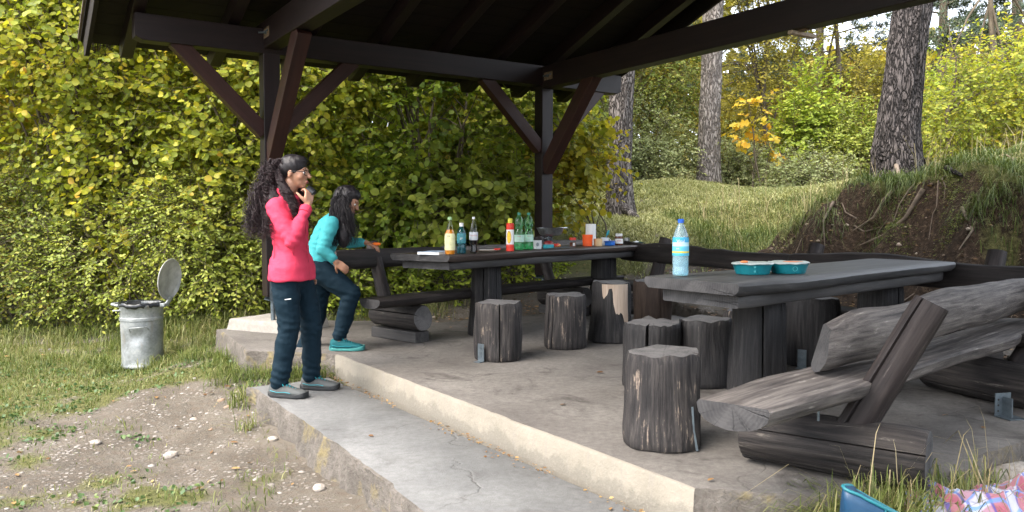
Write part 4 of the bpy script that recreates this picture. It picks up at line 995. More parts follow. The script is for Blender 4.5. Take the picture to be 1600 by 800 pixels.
def trunk_tree(label, path, radii, mat_, seed, flare=0, roots=(), amp=.02, crown_z=9.5):
    """path of points, radius at each; roots: list of polylines"""
    rt = empty('pine_tree', label, 'tree', path[0], 0, 'three big pine trunks behind the benches')
    o = Vector(path[0]); g = G(); rings = []; P = [Vector(p)-o for p in path]
    n = 56; steps = 60
    for i in range(steps+1):
        t = i/steps*(len(P)-1); k = min(int(t), len(P)-2); f = t-k; q = P[k].lerp(P[k+1], f); r = radii[k]*(1-f)+radii[k+1]*f
        ring = []
        for j in range(n):
            a = 2*math.pi*j/n; fl = flare*math.exp(-q.z/.22)*(.6+.6*max(0, math.cos(a*3+seed)))
            d = amp*float(fbm(math.cos(a)*6, math.sin(a)*6, q.z*1.7, 3, seed))+.006*float(vnoise(a*14, q.z*5, 0, seed))
            ring.append((q.x+(r+fl+d)*math.cos(a), q.y+(r+fl+d)*math.sin(a), q.z))
        rings.append(ring)
    g.loft(rings); g.obj('trunk', mat_, rt)
    for rl in roots:
        g = G(); pts = [Vector(p)-o for p in rl[0]]; g.tube(pts, [rl[1]*(1-.8*i/(len(pts)-1)) for i in range(len(pts))], 8); g.obj('root', (ROOTM if rl[1] < .06 else mat_), rt)
    # crown above the frame: branches and needles
    top = P[-1]; rs = random.Random(seed); g = G(); Q = []; D = []
    for k in range(16):
        a = k*2.4; L = rs.uniform(1.2, 2.6); b = top+Vector((0, 0, -rs.uniform(0, 2.5))); e = b+Vector((math.cos(a)*L, math.sin(a)*L, .6))
        g.tube([b, e], [.05, .015], 5)
        for _ in range(60):
            s_ = b.lerp(e, rs.uniform(.35, 1.05))+Vector((rs.uniform(-.4, .4), rs.uniform(-.4, .4), rs.uniform(-.2, .3))); Q.append(s_); D.append((e-b).normalized())
    g.obj('branches', BARKM, rt); link('needles', needles_mesh('needles', np.array(Q), np.array(D), np.full(len(Q), .22)), PINEM, rt, smooth=False)
    return rt
za = Hs(1.77, 12.9)
def dp(px, py, Y): return tuple(at_depth(px, py, Y))
def OG(*ps): return [tuple(on_ground(*q)+Vector((0, -.03, .03))) for q in ps]
trunk_tree('grey pine trunk closest to the far shelter post, hazel leaves across it', [(1.80, 12.9, za-.1), dp(966, 250, 12.9), dp(972, 130, 12.9), dp(976, 0, 12.9), (1.85, 12.9, 8)], [.215, .20, .195, .185, .15], BK1, 61, .10,
           [([dp(968, 318, 12.8), dp(985, 333, 12.5), dp(998, 342, 12.2), dp(1008, 352, 11.9)], .09)])
zb = Hs(4.57, 18)
trunk_tree('pale straight pine trunk in the middle of the grassy clearing', [dp(1107, 286, 18), dp(1108, 200, 18), dp(1112, 100, 18), dp(1115, 0, 18), (4.8, 18, 11)], [.26, .235, .225, .22, .16], BK2, 62, .05)
trunk_tree('dark leaning pine trunk with plated bark on top of the eroded bank', [dp(1404, 320, 9.9), dp(1400, 235, 9.9), dp(1408, 150, 9.9), dp(1420, 50, 9.9), dp(1427, 0, 9.9), (5.45, 9.9, 9)], [.31, .27, .235, .215, .205, .15], BK3, 63, .07,
   [([dp(1425, 240, 9.75)]+OG((1448, 258), (1478, 268), (1500, 280)), .07), ([dp(1380, 240, 9.75)]+OG((1362, 270), (1345, 292)), .08), ([dp(1400, 258, 9.7)]+OG((1405, 290), (1380, 315), (1362, 345), (1330, 365)), .028),
    (OG((1440, 300), (1412, 345), (1378, 372), (1340, 388)), .026), (OG((1300, 320), (1284, 350), (1287, 388)), .018), (OG((1500, 330), (1516, 365), (1495, 395)), .018)], amp=.03)

# ================================================================== GRASS, STONES, FALLEN LEAVES
def blades(name, P, h, w, lean, m, curl=.5, ldir=None):
    """P base points; each blade a bent two-segment strip"""
    n = len(P); a = RNG.uniform(0, 2*math.pi, n); d = np.stack([np.cos(a), np.sin(a), np.zeros(n)], 1)
    if ldir is not None: d = d*.6+ldir; d /= np.linalg.norm(d, axis=1)[:, None]+1e-9
    s = np.cross(d, [0, 0, 1.0]); s /= np.linalg.norm(s, axis=1)[:, None]+1e-9
    ln = (lean*RNG.random(n))[:, None]; h_ = (h*(.45+.8*RNG.random(n)))[:, None]; w_ = (w*(.6+.6*RNG.random(n)))[:, None]
    up = np.array([0, 0, 1.0])
    p1 = P+up*h_*.5*(1-ln*.2)+d*h_*ln*.25; p2 = P+up*h_*(.88-ln*.35*curl)+d*h_*ln*.8; p3 = P+up*h_*(1.0-ln*curl)+d*h_*ln*1.25
    V = np.stack([P-s*w_*.5, P+s*w_*.5, p1+s*w_*.5, p1-s*w_*.5, p2+s*w_*.32, p2-s*w_*.32, p3+s*w_*.04, p3-s*w_*.04], 1).reshape(-1, 3)
    F = (np.arange(n)[:, None, None]*8+np.array([[0, 1, 2, 3], [3, 2, 4, 5], [5, 4, 6, 7]])[None]).reshape(-1, 4)
    return link(name, raw_mesh(name, V, F, 4), m, smooth=False)
GR1 = leaf_mat('yard_grass', [(.0, (0.049, 0.073, 0.017)), (.35, (0.097, 0.133, 0.030)), (.65, (0.168, 0.191, 0.058)), (.85, (0.247, 0.235, 0.103)), (1.0, (0.298, 0.279, 0.150))], .3)
GR2 = leaf_mat('meadow_grass', [(.0, (0.136, 0.164, 0.055)), (.4, (0.255, 0.266, 0.102)), (.75, (0.363, 0.358, 0.167)), (1.0, (0.417, 0.388, 0.194))], .25)
GR3 = leaf_mat('bank_grass', [(.0, (0.039, 0.062, 0.015)), (.4, (0.085, 0.121, 0.030)), (.7, (0.149, 0.184, 0.055)), (1.0, (0.259, 0.257, 0.116))], .25)
STRAW = leaf_mat('straw_grass', [(.0, (0.158, 0.137, 0.065)), (.5, (0.274, 0.223, 0.115)), (1.0, (0.360, 0.302, 0.187))], .25)
def scatter(n, x0, x1, y0, y1, keep, under=True):
    x = RNG.uniform(x0, x1, n); y = RNG.uniform(y0, y1, n); k = keep(x, y); x, y = x[k], y[k]
    k = ~(in_poly(x, y, PLAT) | in_poly(x, y, STEPP)); x, y = x[k], y[k]
    return np.stack([x, y, H(x, y)-.004], 1)
P = scatter(150000, -9, -1.0, 2.6, 9.6, lambda x, y: grassy(x, y)**1.4*.7 > RNG.random(len(x)))
hh = .035+.07*sstep(6.2, 8.8, P[:, 1])+.03*np.clip(fbm(P[:, 0]*2.5, P[:, 1]*2.5, 0, 2, 77), 0, 1)
tag(blades('yard_grass', P, hh, .0055+.0*hh, 1.1, GR1), kind='stuff')
P = scatter(110000, -1.5, 6.5, 8.9, 19.5, lambda x, y: (grassy(x, y) > RNG.random(len(x))*.9) & (bank_u(x, y) > .4))
tag(blades('meadow_grass', P, .028+.0032*P[:, 1], .006+.0005*P[:, 1], 1.7, GR2), kind='stuff')
# the lip of the bank and its slope, long drooping grass
P = scatter(60000, 2.4, 9.5, 4.8, 12.5, lambda x, y: ((grassy(x, y)-.15)*1.2 > RNG.random(len(x))) & (bank_u(x, y) > 1.5))
dn = np.array([-.89, -.45, 0])
uu = bank_u(P[:, 0], P[:, 1]); hb = .07+.10*np.exp(-np.clip(uu-2.3, 0, 9)*1.2)+.08*np.clip(fbm(P[:, 0]*2, P[:, 1]*2, 0, 2, 93), 0, 1)
tag(blades('bank_grass', P, hb, .0075, 1.6, GR3, curl=.85, ldir=np.tile(dn*.7, (len(P), 1))), kind='stuff')
cx = RNG.uniform(2.9, 8, 420); cy = RNG.uniform(5.4, 10, 420); uu = bank_u(cx, cy)-lipf(cx, cy); k = (uu > -.42) & (uu < .25) & (fbm(cx*1.6, cy*1.6, 0, 2, 91) > -.2); cx, cy = cx[k], cy[k]
Q = np.repeat(np.stack([cx, cy], 1), 110, 0); Q = Q+RNG.normal(size=Q.shape)*.085; Q = np.column_stack([Q, H(Q[:, 0], Q[:, 1], False)])
tag(blades('overhanging_turf', Q, .15, .006, 1.9, GR3, curl=1.1, ldir=np.tile(dn*.55, (len(Q), 1))), kind='stuff')
P = scatter(2500, 2.6, 9.5, 5.5, 12.5, lambda x, y: (grassy(x, y) > .6) & (fbm(x*1.3, y*1.3, 0, 2, 88) > .1))
tag(blades('tall_straw_grass', P, .55, .006, .9, STRAW, curl=.5), kind='stuff')
# tufts hugging the concrete
def tufts(name, spots, m, per=150, h=.2, spread=.07, w=.006, lean=1.3):
    Q = []
    for (x, y, s_) in spots:
        n = int(per*s_); a = RNG.normal(size=(n, 2))*spread*s_**.5; X_ = x+a[:, 0]; Y_ = y+a[:, 1]
        q = in_poly(X_, Y_, PLAT) | in_poly(X_, Y_, STEPP); X_, Y_ = X_[~q], Y_[~q]
        Q.append(np.stack([X_, Y_, H(X_, Y_)-.01], 1))
    Q = np.concatenate(Q); return tag(blades(name, Q, h, w, lean, m, curl=.8), kind='stuff')
sp = [(-1.62, 5.92, 1.5), (-1.75, 5.95, 1.3), (-1.50, 5.90, 1.5), (-1.95, 5.98, 1), (-2.15, 6.02, 1.4), (-2.3, 6.25, 1), (-1.90, 5.40, .35), (-1.72, 5.02, .3), (-1.93, 5.58, .5), (-2.5, 6.6, 1), (-2.8, 7.0, 1.2),
      (-3.0, 7.2, 1), (-3.25, 7.1, 1.3), (-3.7, 7.2, 1.2), (-3.9, 7.45, 1.2)]
tufts('edge_grass', sp, GR1, 130, .15)
sp = [(-.9+RNG.uniform(-2.6, .2), 8.25+RNG.uniform(-.1, .7), 1) for _ in range(26)]+[(RNG.uniform(-7.5, -3), RNG.uniform(8.1, 8.9), 1.2) for _ in range(70)]
tufts('thicket_edge_grass', sp, GR1, 90, .19, .14)
sp = [(x, y, 1.5) for x, y in ((1.30, 2.79), (1.45, 2.84), (1.55, 2.90), (1.66, 2.94), (1.74, 2.96), (1.38, 2.72), (1.2, 2.78))]
tufts('corner_grass', sp, GR1, 260, .26, .055, .0055, 1.5)
P = np.concatenate([np.stack([RNG.uniform(1.2, 1.95, 60), RNG.uniform(2.75, 2.9, 60), np.full(60, -.2)], 1)])
P[:, 2] = H(P[:, 0], P[:, 1]); tag(blades('dry_grass_stalks', P, .42, .005, 1.1, STRAW, curl=.6), kind='stuff')
# dark low weeds in the yard
def weeds():
    n = 5200; c = 420; cx = RNG.uniform(-7.5, -1.5, c); cy = RNG.uniform(2.8, 8, c); k = grassy(cx, cy) > .18; cx, cy = cx[k], cy[k]
    i = RNG.integers(0, len(cx), n); x = cx[i]+RNG.normal(size=n)*.06; y = cy[i]+RNG.normal(size=n)*.045
    k = ~(in_poly(x, y, STEPP) | in_poly(x, y, PLAT)); x, y = x[k], y[k]; n = len(x)
    P = np.stack([x, y, H(x, y)+RNG.uniform(.004, .02, n)], 1); nr = np.array([0, 0, 1.0])+RNG.normal(size=(n, 3))*.3
    tag(link('clover_weeds', leaves_mesh('clover_weeds', P, RNG.normal(size=(n, 3)), nr, RNG.uniform(.018, .032, n), 'round'), leaf_mat('weed_leaves', [(0, (.035, .075, .025)), (.6, (.075, .13, .04)), (1, (.14, .18, .05))], .2), smooth=False), kind='stuff')
weeds()
def moss():
    cx = RNG.uniform(2.9, 8, 900); cy = RNG.uniform(5.4, 10, 900); uu = bank_u(cx, cy)-lipf(cx, cy); k = (uu > -.55) & (uu < .5) & (fbm(cx*1.3, cy*1.3, 0, 2, 95) > .0); cx, cy = cx[k], cy[k]
    Q = np.repeat(np.stack([cx, cy], 1), 130, 0); Q = Q+RNG.normal(size=Q.shape)*.055; z = H(Q[:, 0], Q[:, 1], False); n = len(Q); P = np.column_stack([Q, z+.012])
    tag(link('moss', leaves_mesh('moss', P, RNG.normal(size=(n, 3)), np.array([-.5, -.3, 1.0])+RNG.normal(size=(n, 3))*.5, RNG.uniform(.010, .022, n), 'oval'), leaf_mat('moss_green', [(0, (.05, .065, .012)), (.6, (.12, .14, .025)), (1, (.20, .20, .05))], .2), smooth=False), kind='stuff')
moss()
def stones(name, n, x0, x1, y0, y1, s0, s1, keep, m):
    ico = bmesh.new(); bmesh.ops.create_icosphere(ico, subdivisions=1, radius=1); iv = np.array([v.co[:] for v in ico.verts]); jf = np.array([[v.index for v in f.verts] for f in ico.faces]); ico.free()
    P = scatter(n, x0, x1, y0, y1, keep); n = len(P)
    s = s0*(s1/s0)**(RNG.random(n)**2.6); ax = RNG.uniform(.55, 1.2, (n, 3))*np.array([1, 1, .55]); an = RNG.uniform(0, 6.28, n)
    V = iv[None]*(1+RNG.uniform(-.22, .22, (n, len(iv), 1)))*ax[:, None]*s[:, None, None]
    c, si = np.cos(an)[:, None], np.sin(an)[:, None]; V = np.stack([V[..., 0]*c-V[..., 1]*si, V[..., 0]*si+V[..., 1]*c, V[..., 2]], 2)
    V += P[:, None]; F = (np.arange(n)[:, None, None]*len(iv)+jf[None]).reshape(-1, 3)
    return tag(link(name, raw_mesh(name, V.reshape(-1, 3), F, 3), m, smooth=False), kind='stuff')
def isl_mat(name, stops, rough=.9):
    m, nt, n, l, p = M0(name); ge = n.new('ShaderNodeNewGeometry'); v = coords(nt)
    c = ramp(nt, math_(nt, 'ADD', math_(nt, 'MULTIPLY', ge.outputs['Random Per Island'], .8), math_(nt, 'MULTIPLY', noise(nt, v, 60, 4), .25)), stops)
    l.new(c, p.inputs['Base Color']); p.inputs['Roughness'].default_value = rough; return m
STONE = isl_mat('limestone_gravel', [(.0, (0.086, 0.072, 0.061)), (.4, (0.158, 0.140, 0.122)), (.8, (0.238, 0.220, 0.198)), (1, (0.331, 0.313, 0.292))])
stones('gravel', 19000, -6.5, -.2, 2.4, 8.2, .0045, .026, lambda x, y: (grassy(x, y) < .62) & (RNG.random(len(x)) < .25+.75*(fbm(x*1.5, y*1.5, 0, 3, 55) > -.05)), STONE)
stones('bank_gravel', 5500, -2.2, 6.5, 5.0, 9.9, .006, .035, lambda x, y: (grassy(x, y) < .5), isl_mat('bank_stones', [(.0, (.10, .06, .035)), (.5, (.23, .16, .11)), (1, (.42, .36, .30))]))
stones('corner_gravel', 1800, 1.0, 3.6, 1.8, 3.7, .005, .03, lambda x, y: RNG.random(len(x)) < .8, STONE)
def fallen(n, regs, m, name, s=(.025, .055), keep=None):
    Q = []
    for (x0, x1, y0, y1, k, on) in regs:
        x = RNG.uniform(x0, x1, k); y = RNG.uniform(y0, y1, k)
        if on is None:
            q = ~(in_poly(x, y, PLAT) | in_poly(x, y, STEPP)); x, y = x[q], y[q]; z = H(x, y)+.012
        else:
            q = in_poly(x, y, on[0]); x, y = x[q], y[q]; z = np.full(len(x), on[1]+.006)
        Q.append(np.stack([x, y, z], 1))
    P = np.concatenate(Q); n = len(P); nr = np.array([0, 0, 1.0])+RNG.normal(size=(n, 3))*.28
    return tag(link(name, leaves_mesh(name, P, RNG.normal(size=(n, 3))*np.array([1, 1, .1]), nr, RNG.uniform(s[0], s[1], n), 'oval'), m, smooth=False), kind='stuff')
DRYL = leaf_mat('dry_leaves', [(0, (0.072, 0.036, 0.018)), (.4, (0.187, 0.101, 0.043)), (.7, (0.302, 0.180, 0.072)), (1, (0.360, 0.259, 0.115))], .15)
fallen(0, [(-6.5, -1, 3, 8.3, 260, None), (-2.6, 3, 7.6, 9.9, 1500, None), (2.2, 6, 5, 8.8, 1500, None), (1.0, 3.4, 2.2, 3.5, 40, None), (-1.5, 3.5, 2.9, 8.5, 60, (PLAT, 0)), (-1.9, 1.2, 1.5, 5.9, 34, (STEPP, -.15))], DRYL, 'fallen_leaves')
k_ = 420; t_ = RNG.random(k_); sx_ = -1.36+2.06*t_-RNG.exponential(.03, k_)-.03; sy_ = 5.97-2.99*t_-RNG.exponential(.022, k_)-.03; P = np.stack([sx_, sy_, np.full(k_, -.15+.004)], 1)[fbm(sx_*2.2, sy_*2.2, 0, 2, 66) > -.1]; n_ = len(P)
tag(link('kerb_litter', leaves_mesh('kerb_litter', P, RNG.normal(size=(n_, 3))*np.array([1, 1, .1]), np.array([0, 0, 1.0])+RNG.normal(size=(n_, 3))*.35, RNG.uniform(.006, .024, n_), 'oval'), DRYL, smooth=False), kind='stuff')
# twigs and bare roots lying on the bank
g = G(); rs = random.Random(4)
for k in range(60):
    x, y = rs.uniform(2.4, 6.0), rs.uniform(5.6, 9.4)
    if bank_u(x, y) < .9 or in_poly(np.array([x]), np.array([y]), PLAT)[0]: continue
    a = rs.uniform(0, 6.28); L = rs.uniform(.15, .5); pts = []
    for i in range(5):
        xx, yy = x+math.cos(a)*L*i/4+rs.uniform(-.03, .03), y+math.sin(a)*L*i/4+rs.uniform(-.03, .03); pts.append((xx, yy, Hs(xx, yy)+.012+.02*math.sin(i*1.5)))
    g.tube(pts, [.009-.0015*i for i in range(5)], 5)
tag(g.obj('root_litter', plain('dry_root', (.17, .13, .10), .9, var=.4)), kind='stuff')
# single stones one can point at
def rock(x, y, z, s, lab, m, seed, name='rock'):
    g = G(); g.ball((0, 0, 0), (s, s*.75, s*.5), 18, 12)
    g.v = [tuple(Vector(v)*(1+.22*float(fbm(v[0]/s*1.3+seed, v[1]/s*1.3, v[2]/s*1.3, 3, seed)))) for v in g.v]
    o = g.obj(name, m, None, loc=(x, y, z), rot=(0, 0, seed), smooth=50); return tag(o, lab, 'stone')
LST = rough_edge('limestone', (.40, .35, .30), (.55, .51, .46), (.25, .22, .19), (.42, .32, .22))
for (px, py, s, lab) in ((267, 712, .045, 'rounded buff stone lying alone in the middle of the gravel yard'), (499, 775, .040, 'upright pale stone against the foot of the lower step near the photo edge'), (426, 697, .035, 'pale flat stone beside the broken side of the lower step'), (150, 694, .035, 'flat buff stone beside a little stick at the left of the yard')):
    q = on_plane(px, py, -.38); rock(q.x, q.y, Hs(q.x, q.y)+s*.2, s, lab, LST, int(px) % 7)
q = on_plane(1560, 760, -.14); rock(q.x+.12, q.y+.02, Hs(q.x, q.y)+.02, .13, 'broad pale flat stone behind the checked cloth at the lower right corner', LST, 3)
# ================================================================== THINGS ON THE TABLES
def glass(name, col, rough=.08, trans=.85, alpha=1):
    m, nt, n, l, p = M0(name); p.inputs['Base Color'].default_value = c4(col); p.inputs['Roughness'].default_value = rough
    p.inputs['Transmission Weight'].default_value = trans; p.inputs['IOR'].default_value = 1.03; p.inputs['Coat Weight'].default_value = .7; p.inputs['Coat Roughness'].default_value = .08; return m
def T1(px, off, z=.751):
    """place on the far table: the ray column px meets the table's long axis shifted by off towards the bank"""
    d = Vector((math.cos(T1A), math.sin(T1A))); nn = Vector((-d.y, d.x)); c = Vector(T1C)+nn*off; k = (px-800)/1222
    t = (k*c.y-c.x)/(d.x-k*d.y); q = c+d*t; return (q.x, q.y, z)
PAPER = plain('white_paper', (.72, .72, .70), .8, var=.04)
WHITEP = plain('white_plastic', (.70, .70, .69), .35, var=.04)
def label_mat(name, base, bands):
    """printed label: coloured bands by height on the bottle (object z, metres), wavy print specks"""
    m, nt, n, l, p = M0(name); tc = n.new('ShaderNodeTexCoord'); sp = n.new('ShaderNodeSeparateXYZ'); l.new(tc.outputs['Object'], sp.inputs[0])
    r = n.new('ShaderNodeValToRGB'); r.color_ramp.interpolation = 'CONSTANT'; e = r.color_ramp.elements
    while len(e) < len(bands): e.new(.5)
    for k, (z, c) in enumerate(bands): e[k].position = z/.4; e[k].color = c4(c)
    l.new(math_(nt, 'DIVIDE', sp.outputs['Z'], .4), r.inputs[0]); l.new(r.outputs[0], p.inputs['Base Color']); p.inputs['Roughness'].default_value = .4
    return m
def bottle(lab, loc, h, r, shape, body, cap, label=None, liquid=None, rz=0, grp=None):
    rt = empty('bottle', lab, 'bottle', loc, rz, grp); N = 28
    P_ = {'soda': [(.62, 0), (.86, .004), (.98, .03), (1, .10), (.97, .16), (1.0, .24), (1, .50), (.97, .56), (.99, .62), (.93, .70), (.74, .79), (.46, .87), (.33, .91), (.33, .955)],
          'wasp': [(.62, 0), (.86, .004), (.98, .03), (1, .10), (.97, .30), (.98, .42), (.90, .50), (.74, .56), (.82, .63), (.98, .70), (.97, .76), (.80, .84), (.46, .90), (.31, .92), (.31, .96)],
          'cola': [(.70, 0), (.88, .004), (.93, .05), (.86, .13), (.80, .22), (.90, .34), (1.0, .42), (1, .58), (.88, .68), (.62, .80), (.40, .88), (.30, .92), (.30, .955)],
          'juice': [(.80, 0), (.96, .006), (1, .04), (1, .42), (.98, .50), (.88, .58), (.62, .72), (.42, .84), (.36, .90), (.36, .95)],
          'tonic': [(.80, 0), (.96, .006), (1, .04), (.98, .20), (.90, .30), (.98, .40), (1, .60), (.92, .70), (.60, .80), (.40, .86), (.40, .94)]}[shape]
    g = G(); prof = [(q*r, z*h) for q, z in P_]; g.lathe(prof, N)
    if shape in ('soda', 'wasp'):   # petal feet
        g.v = [(x*(1-.10*(z < .02*h)*max(0, math.cos(5*math.atan2(y, x)))), y*(1-.10*(z < .02*h)*max(0, math.cos(5*math.atan2(y, x)))), z) for x, y, z in g.v]
    b = g.obj('bottle_body', body, rt, smooth=50)
    if liquid:
        lm, lv = liquid; g = G(); pr = [(q*r*.94, max(.004, z*h)) for q, z in P_ if z <= lv]
        # reach exactly the liquid level
        for (qa, za), (qb, zb_) in zip(P_, P_[1:]):
            if za <= lv < zb_: pr.append(((qa+(qb-qa)*(lv-za)/(zb_-za))*r*.94, lv*h))
        g.lathe(pr, N); g.obj('liquid', lm, b, smooth=50)
    g = G(); c0 = P_[-1][0]*r; g.lathe([(c0*1.12, P_[-2][1]*h+.006), (c0*1.14, h*.955), (c0*1.14, h*.995), (c0*.95, h)], 18); g.obj('cap', cap, rt, smooth=40)
    if label:
        lm, z0, z1 = label; g = G(); pr = []
        for k in range(9):
            z = z0+(z1-z0)*k/8
            for (qa, za), (qb, zb_) in zip(P_, P_[1:]):
                if za <= z <= zb_: pr.append(((qa+(qb-qa)*(z-za)/(zb_-za+1e-9))*r+.0012, z*h)); break
        n_ = N
        for a, b_ in zip(pr, pr[1:]):
            ra = [(a[0]*math.cos(2*math.pi*k/n_), a[0]*math.sin(2*math.pi*k/n_), a[1]) for k in range(n_)]
            rb = [(b_[0]*math.cos(2*math.pi*k/n_), b_[0]*math.sin(2*math.pi*k/n_), b_[1]) for k in range(n_)]
            g.loft([ra, rb], False)
        g.obj('label', lm, rt, smooth=50)
    return rt
def text_on(rt, name, s, size, r, z, ang, m, parent=None, flat=False, xs=0):
    """lettering wrapped round a cylinder of radius r at height z, centred on angle ang"""
    c = bpy.data.curves.new(name, 'FONT'); c.body = s; c.size = size; c.align_x = 'CENTER'; c.align_y = 'CENTER'
    o = bpy.data.objects.new('tmp', c); COL.objects.link(o); dg = bpy.context.evaluated_depsgraph_get()
    me = bpy.data.meshes.new_from_object(o.evaluated_get(dg)); bpy.data.objects.remove(o)
    bm = bmesh.new(); bm.from_mesh(me)
    for v in bm.verts:
        x, y = v.co.x+xs, v.co.y
        a = ang+x/r; v.co = Vector((r*math.cos(a), r*math.sin(a), z+y))
    bm.to_mesh(me); bm.free(); me.materials.clear()
    return link(name, me, m, parent or rt, smooth=False)
def faces_cam(loc): return math.atan2(-loc[1], -loc[0])
REDI = plain('red_print', (.50, .03, .03), .4); DKI = plain('dark_print', (.03, .035, .05), .5); BLUEI = plain('blue_print', (.02, .12, .42), .5)
CLEARG = glass('clear_bottle_plastic', (.93, .96, .97), .04, 1); GREENG = glass('green_bottle_plastic', (.34, .80, .48), .06, .95)
TEALG = glass('teal_bottle_plastic', (.06, .30, .36), .10, .9); AQUAG = glass('aqua_bottle_plastic', (.66, .86, .92), .05, .80)
APPLE = glass('apple_juice', (.62, .22, .015), .3, .25); COLA = plain('cola', (.006, .003, .003), .35, spec=.15); WATER = glass('water', (.45, .78, .90), .02, .75)
L = T1(703, -.235); b = bottle('tall juice bottle with pale green cap, yellow label and amber drink, leftmost of the bottles', L, .305, .042, 'juice', CLEARG, plain('pale_green_cap', (.28, .45, .22), .4), (plain('cream_label', (.62, .60, .34), .5), .12, .56), (APPLE, .66))
g = G(); a = faces_cam(L)
text_on(b, 'label_print', '3+', .022, .0440, .148, a-.25, DKI)
for k, w in enumerate((.024, .020, .026, .018)): text_on(b, 'label_print', '-'*7, .008, .0440, .112-k*.013, a+.1, DKI)
L = T1(721, -.19); b = bottle('short teal water bottle with white cap between the juice and the cola', L, .255, .037, 'tonic', TEALG, WHITEP, (plain('teal_label', (.04, .20, .24), .4), .34, .66), (glass('teal_drink', (.05, .25, .32), .05, .7), .7))
text_on(b, 'label_print', 'gn', .026, .0388, .130, faces_cam(L), WHITEP)
L = T1(740, -.20); b = bottle('half drunk cola bottle with pale label and white cap', L, .305, .036, 'cola', CLEARG, WHITEP, (plain('silver_label', (.55, .57, .60), .35), .36, .58), (COLA, .355))
text_on(b, 'label_print', 'Coca-Cola', .017, .0378, .150, faces_cam(L), REDI)
L = T1(797, -.20); rt = empty('sauce_bottle', 'red squeeze bottle of ketchup with yellow cap and oval yellow label', 'bottle', L, 0)
RED = plain('red_plastic', (.58, .03, .015), .3, var=.06)
g = G(); g.lathe([(.030, 0), (.0345, .004), (.0350, .05), (.0335, .06), (.0335, .195), (.0350, .205), (.0350, .242), (.030, .25), (.020, .251)], 28); g.obj('bottle_body', RED, rt, smooth=40)
g = G(); g.lathe([(.0200, .2515), (.0205, .29), (.018, .293)], 18); g.obj('cap', plain('lemon_cap', (.62, .60, .06), .35), rt, smooth=40)
g = G(); g.lathe([(.0347, .062), (.0347, .193)], 28); g.obj('label', WHITEP, rt, smooth=50)
def patch_disc(name, rt, r, z, a, w, h, m, n=24):
    g = G(); pts = [(r*math.cos(a), r*math.sin(a), z)]; 
    for k in range(n):
        t = 2*math.pi*k/n; aa = a+w*math.cos(t)/r; pts.append((r*math.cos(aa), r*math.sin(aa), z+h*math.sin(t)))
    g.add(pts, [[0, 1+k, 1+(k+1) % n] for k in range(n)]); return g.obj(name, m, rt, smooth=False)
fa = faces_cam(L); patch_disc('label_print', rt, .0352, .125, fa-.30, .021, .056, plain('orange_ring', (.55, .16, .03), .4)); patch_disc('label_print', rt, .0357, .125, fa-.30, .018, .050, plain('yellow_oval', (.72, .50, .02), .4))
text_on(rt, 'label_print', '-------\n----\n------', .012, .0362, .12, fa-.28, REDI)
for px, lab in ((811, 'green mineral water bottle standing against the ketchup, left of the green pair'), (826, 'green mineral water bottle beside the post, right of the green pair')):
    L = T1(px, -.115); b = bottle(lab, L, .345, .0445, 'wasp', GREENG, plain('green_cap', (.02, .20, .14), .35), (plain('pale_green_label', (.42, .62, .52), .45), .22, .41), (glass('green_water', (.25, .80, .45), .03, .8), .20), grp='green mineral water bottles')
    text_on(b, 'label_print', 'Natura', .012, .0462, .128, faces_cam(L), REDI); text_on(b, 'label_print', '---------', .010, .0462, .098, faces_cam(L), DKI)
# booklet
L = T1(680, -.06); rt = empty('booklet', 'thick pale blue paperback lying at the left end of the far table', 'book', L, T1A+.35)
g = G(); g.box(.27, .19, .018, (0, 0, .0105)); g.obj('pages', PAPER, rt, smooth=False)
BK = plain('book_cover', (.34, .43, .58), .35, var=.5, scale=20)
g = G(); g.box(.275, .195, .0018, (0, 0, .0208)); g.box(.275, .195, .0016, (0, 0, .0008)); g.obj('cover', BK, rt, smooth=False)
# plate with knife
L = T1(764, -.13); rt = empty('plate', 'small shallow plate beside the cola bottle', 'plate', L)
g = G(); g.lathe([(.05, 0), (.055, .002), (.088, .014), (.090, .016), (.087, .016), (.055, .005), (.001, .004)], 32); g.obj('dish', plain('beige_enamel', (.42, .36, .30), .3), rt)
kn = empty('knife', 'white bladed knife with a red handle tip resting on the small plate', 'knife', (L[0], L[1], L[2]+.017), .5)
g = G(); g.box(.15, .016, .002, (-.02, 0, .002)); g.obj('blade', WHITEP, kn, smooth=False, bevel=.0005); g = G(); g.tube([(.05, 0, .003), (.11, 0, .004)], .008, 8); g.obj('handle', RED, kn)
# camping stove, pan
L = T1(857, -.06); st = empty('camping_stove', 'little gas stove with a teal and red canister carrying a frying pan', 'stove', L)
TEAL = plain('teal_paint', (.01, .28, .34), .35)
g = G(); g.lathe([(.050, 0), (.054, .006), (.054, .034), (.052, .038)], 28); g.obj('gas_canister', TEAL, st, smooth=40)
g = G(); g.lathe([(.052, .0385), (.048, .056), (.030, .070), (.012, .074)], 28); g.obj('canister_top', plain('dark_red_paint', (.22, .02, .02), .35), st, smooth=40)
g = G(); g.lathe([(.008, .0745), (.009, .095), (.022, .100), (.022, .108), (.002, .110)], 14); bu = g.obj('burner', STEEL, st, smooth=40)
g = G(); g.tube([(.009, 0, .084), (.05, .01, .084), (.055, .01, .09)], .003, 6); g.obj('valve', STEEL, bu)
for k in range(3):
    a = k*2.09+.5; g = G(); g.tube([(.01*math.cos(a), .01*math.sin(a), .09), (.06*math.cos(a), .06*math.sin(a), .102), (.07*math.cos(a), .07*math.sin(a), .128)], .0025, 5); g.obj('pot_arm', STEEL, st)
PANM = plain('steel_pan', (.36, .37, .37), .28, .9, var=.3)
pn = empty('frying_pan', 'steel frying pan sitting on the little gas stove', 'pan', (L[0]+.02, L[1]+.02, L[2]+.128), -.2)
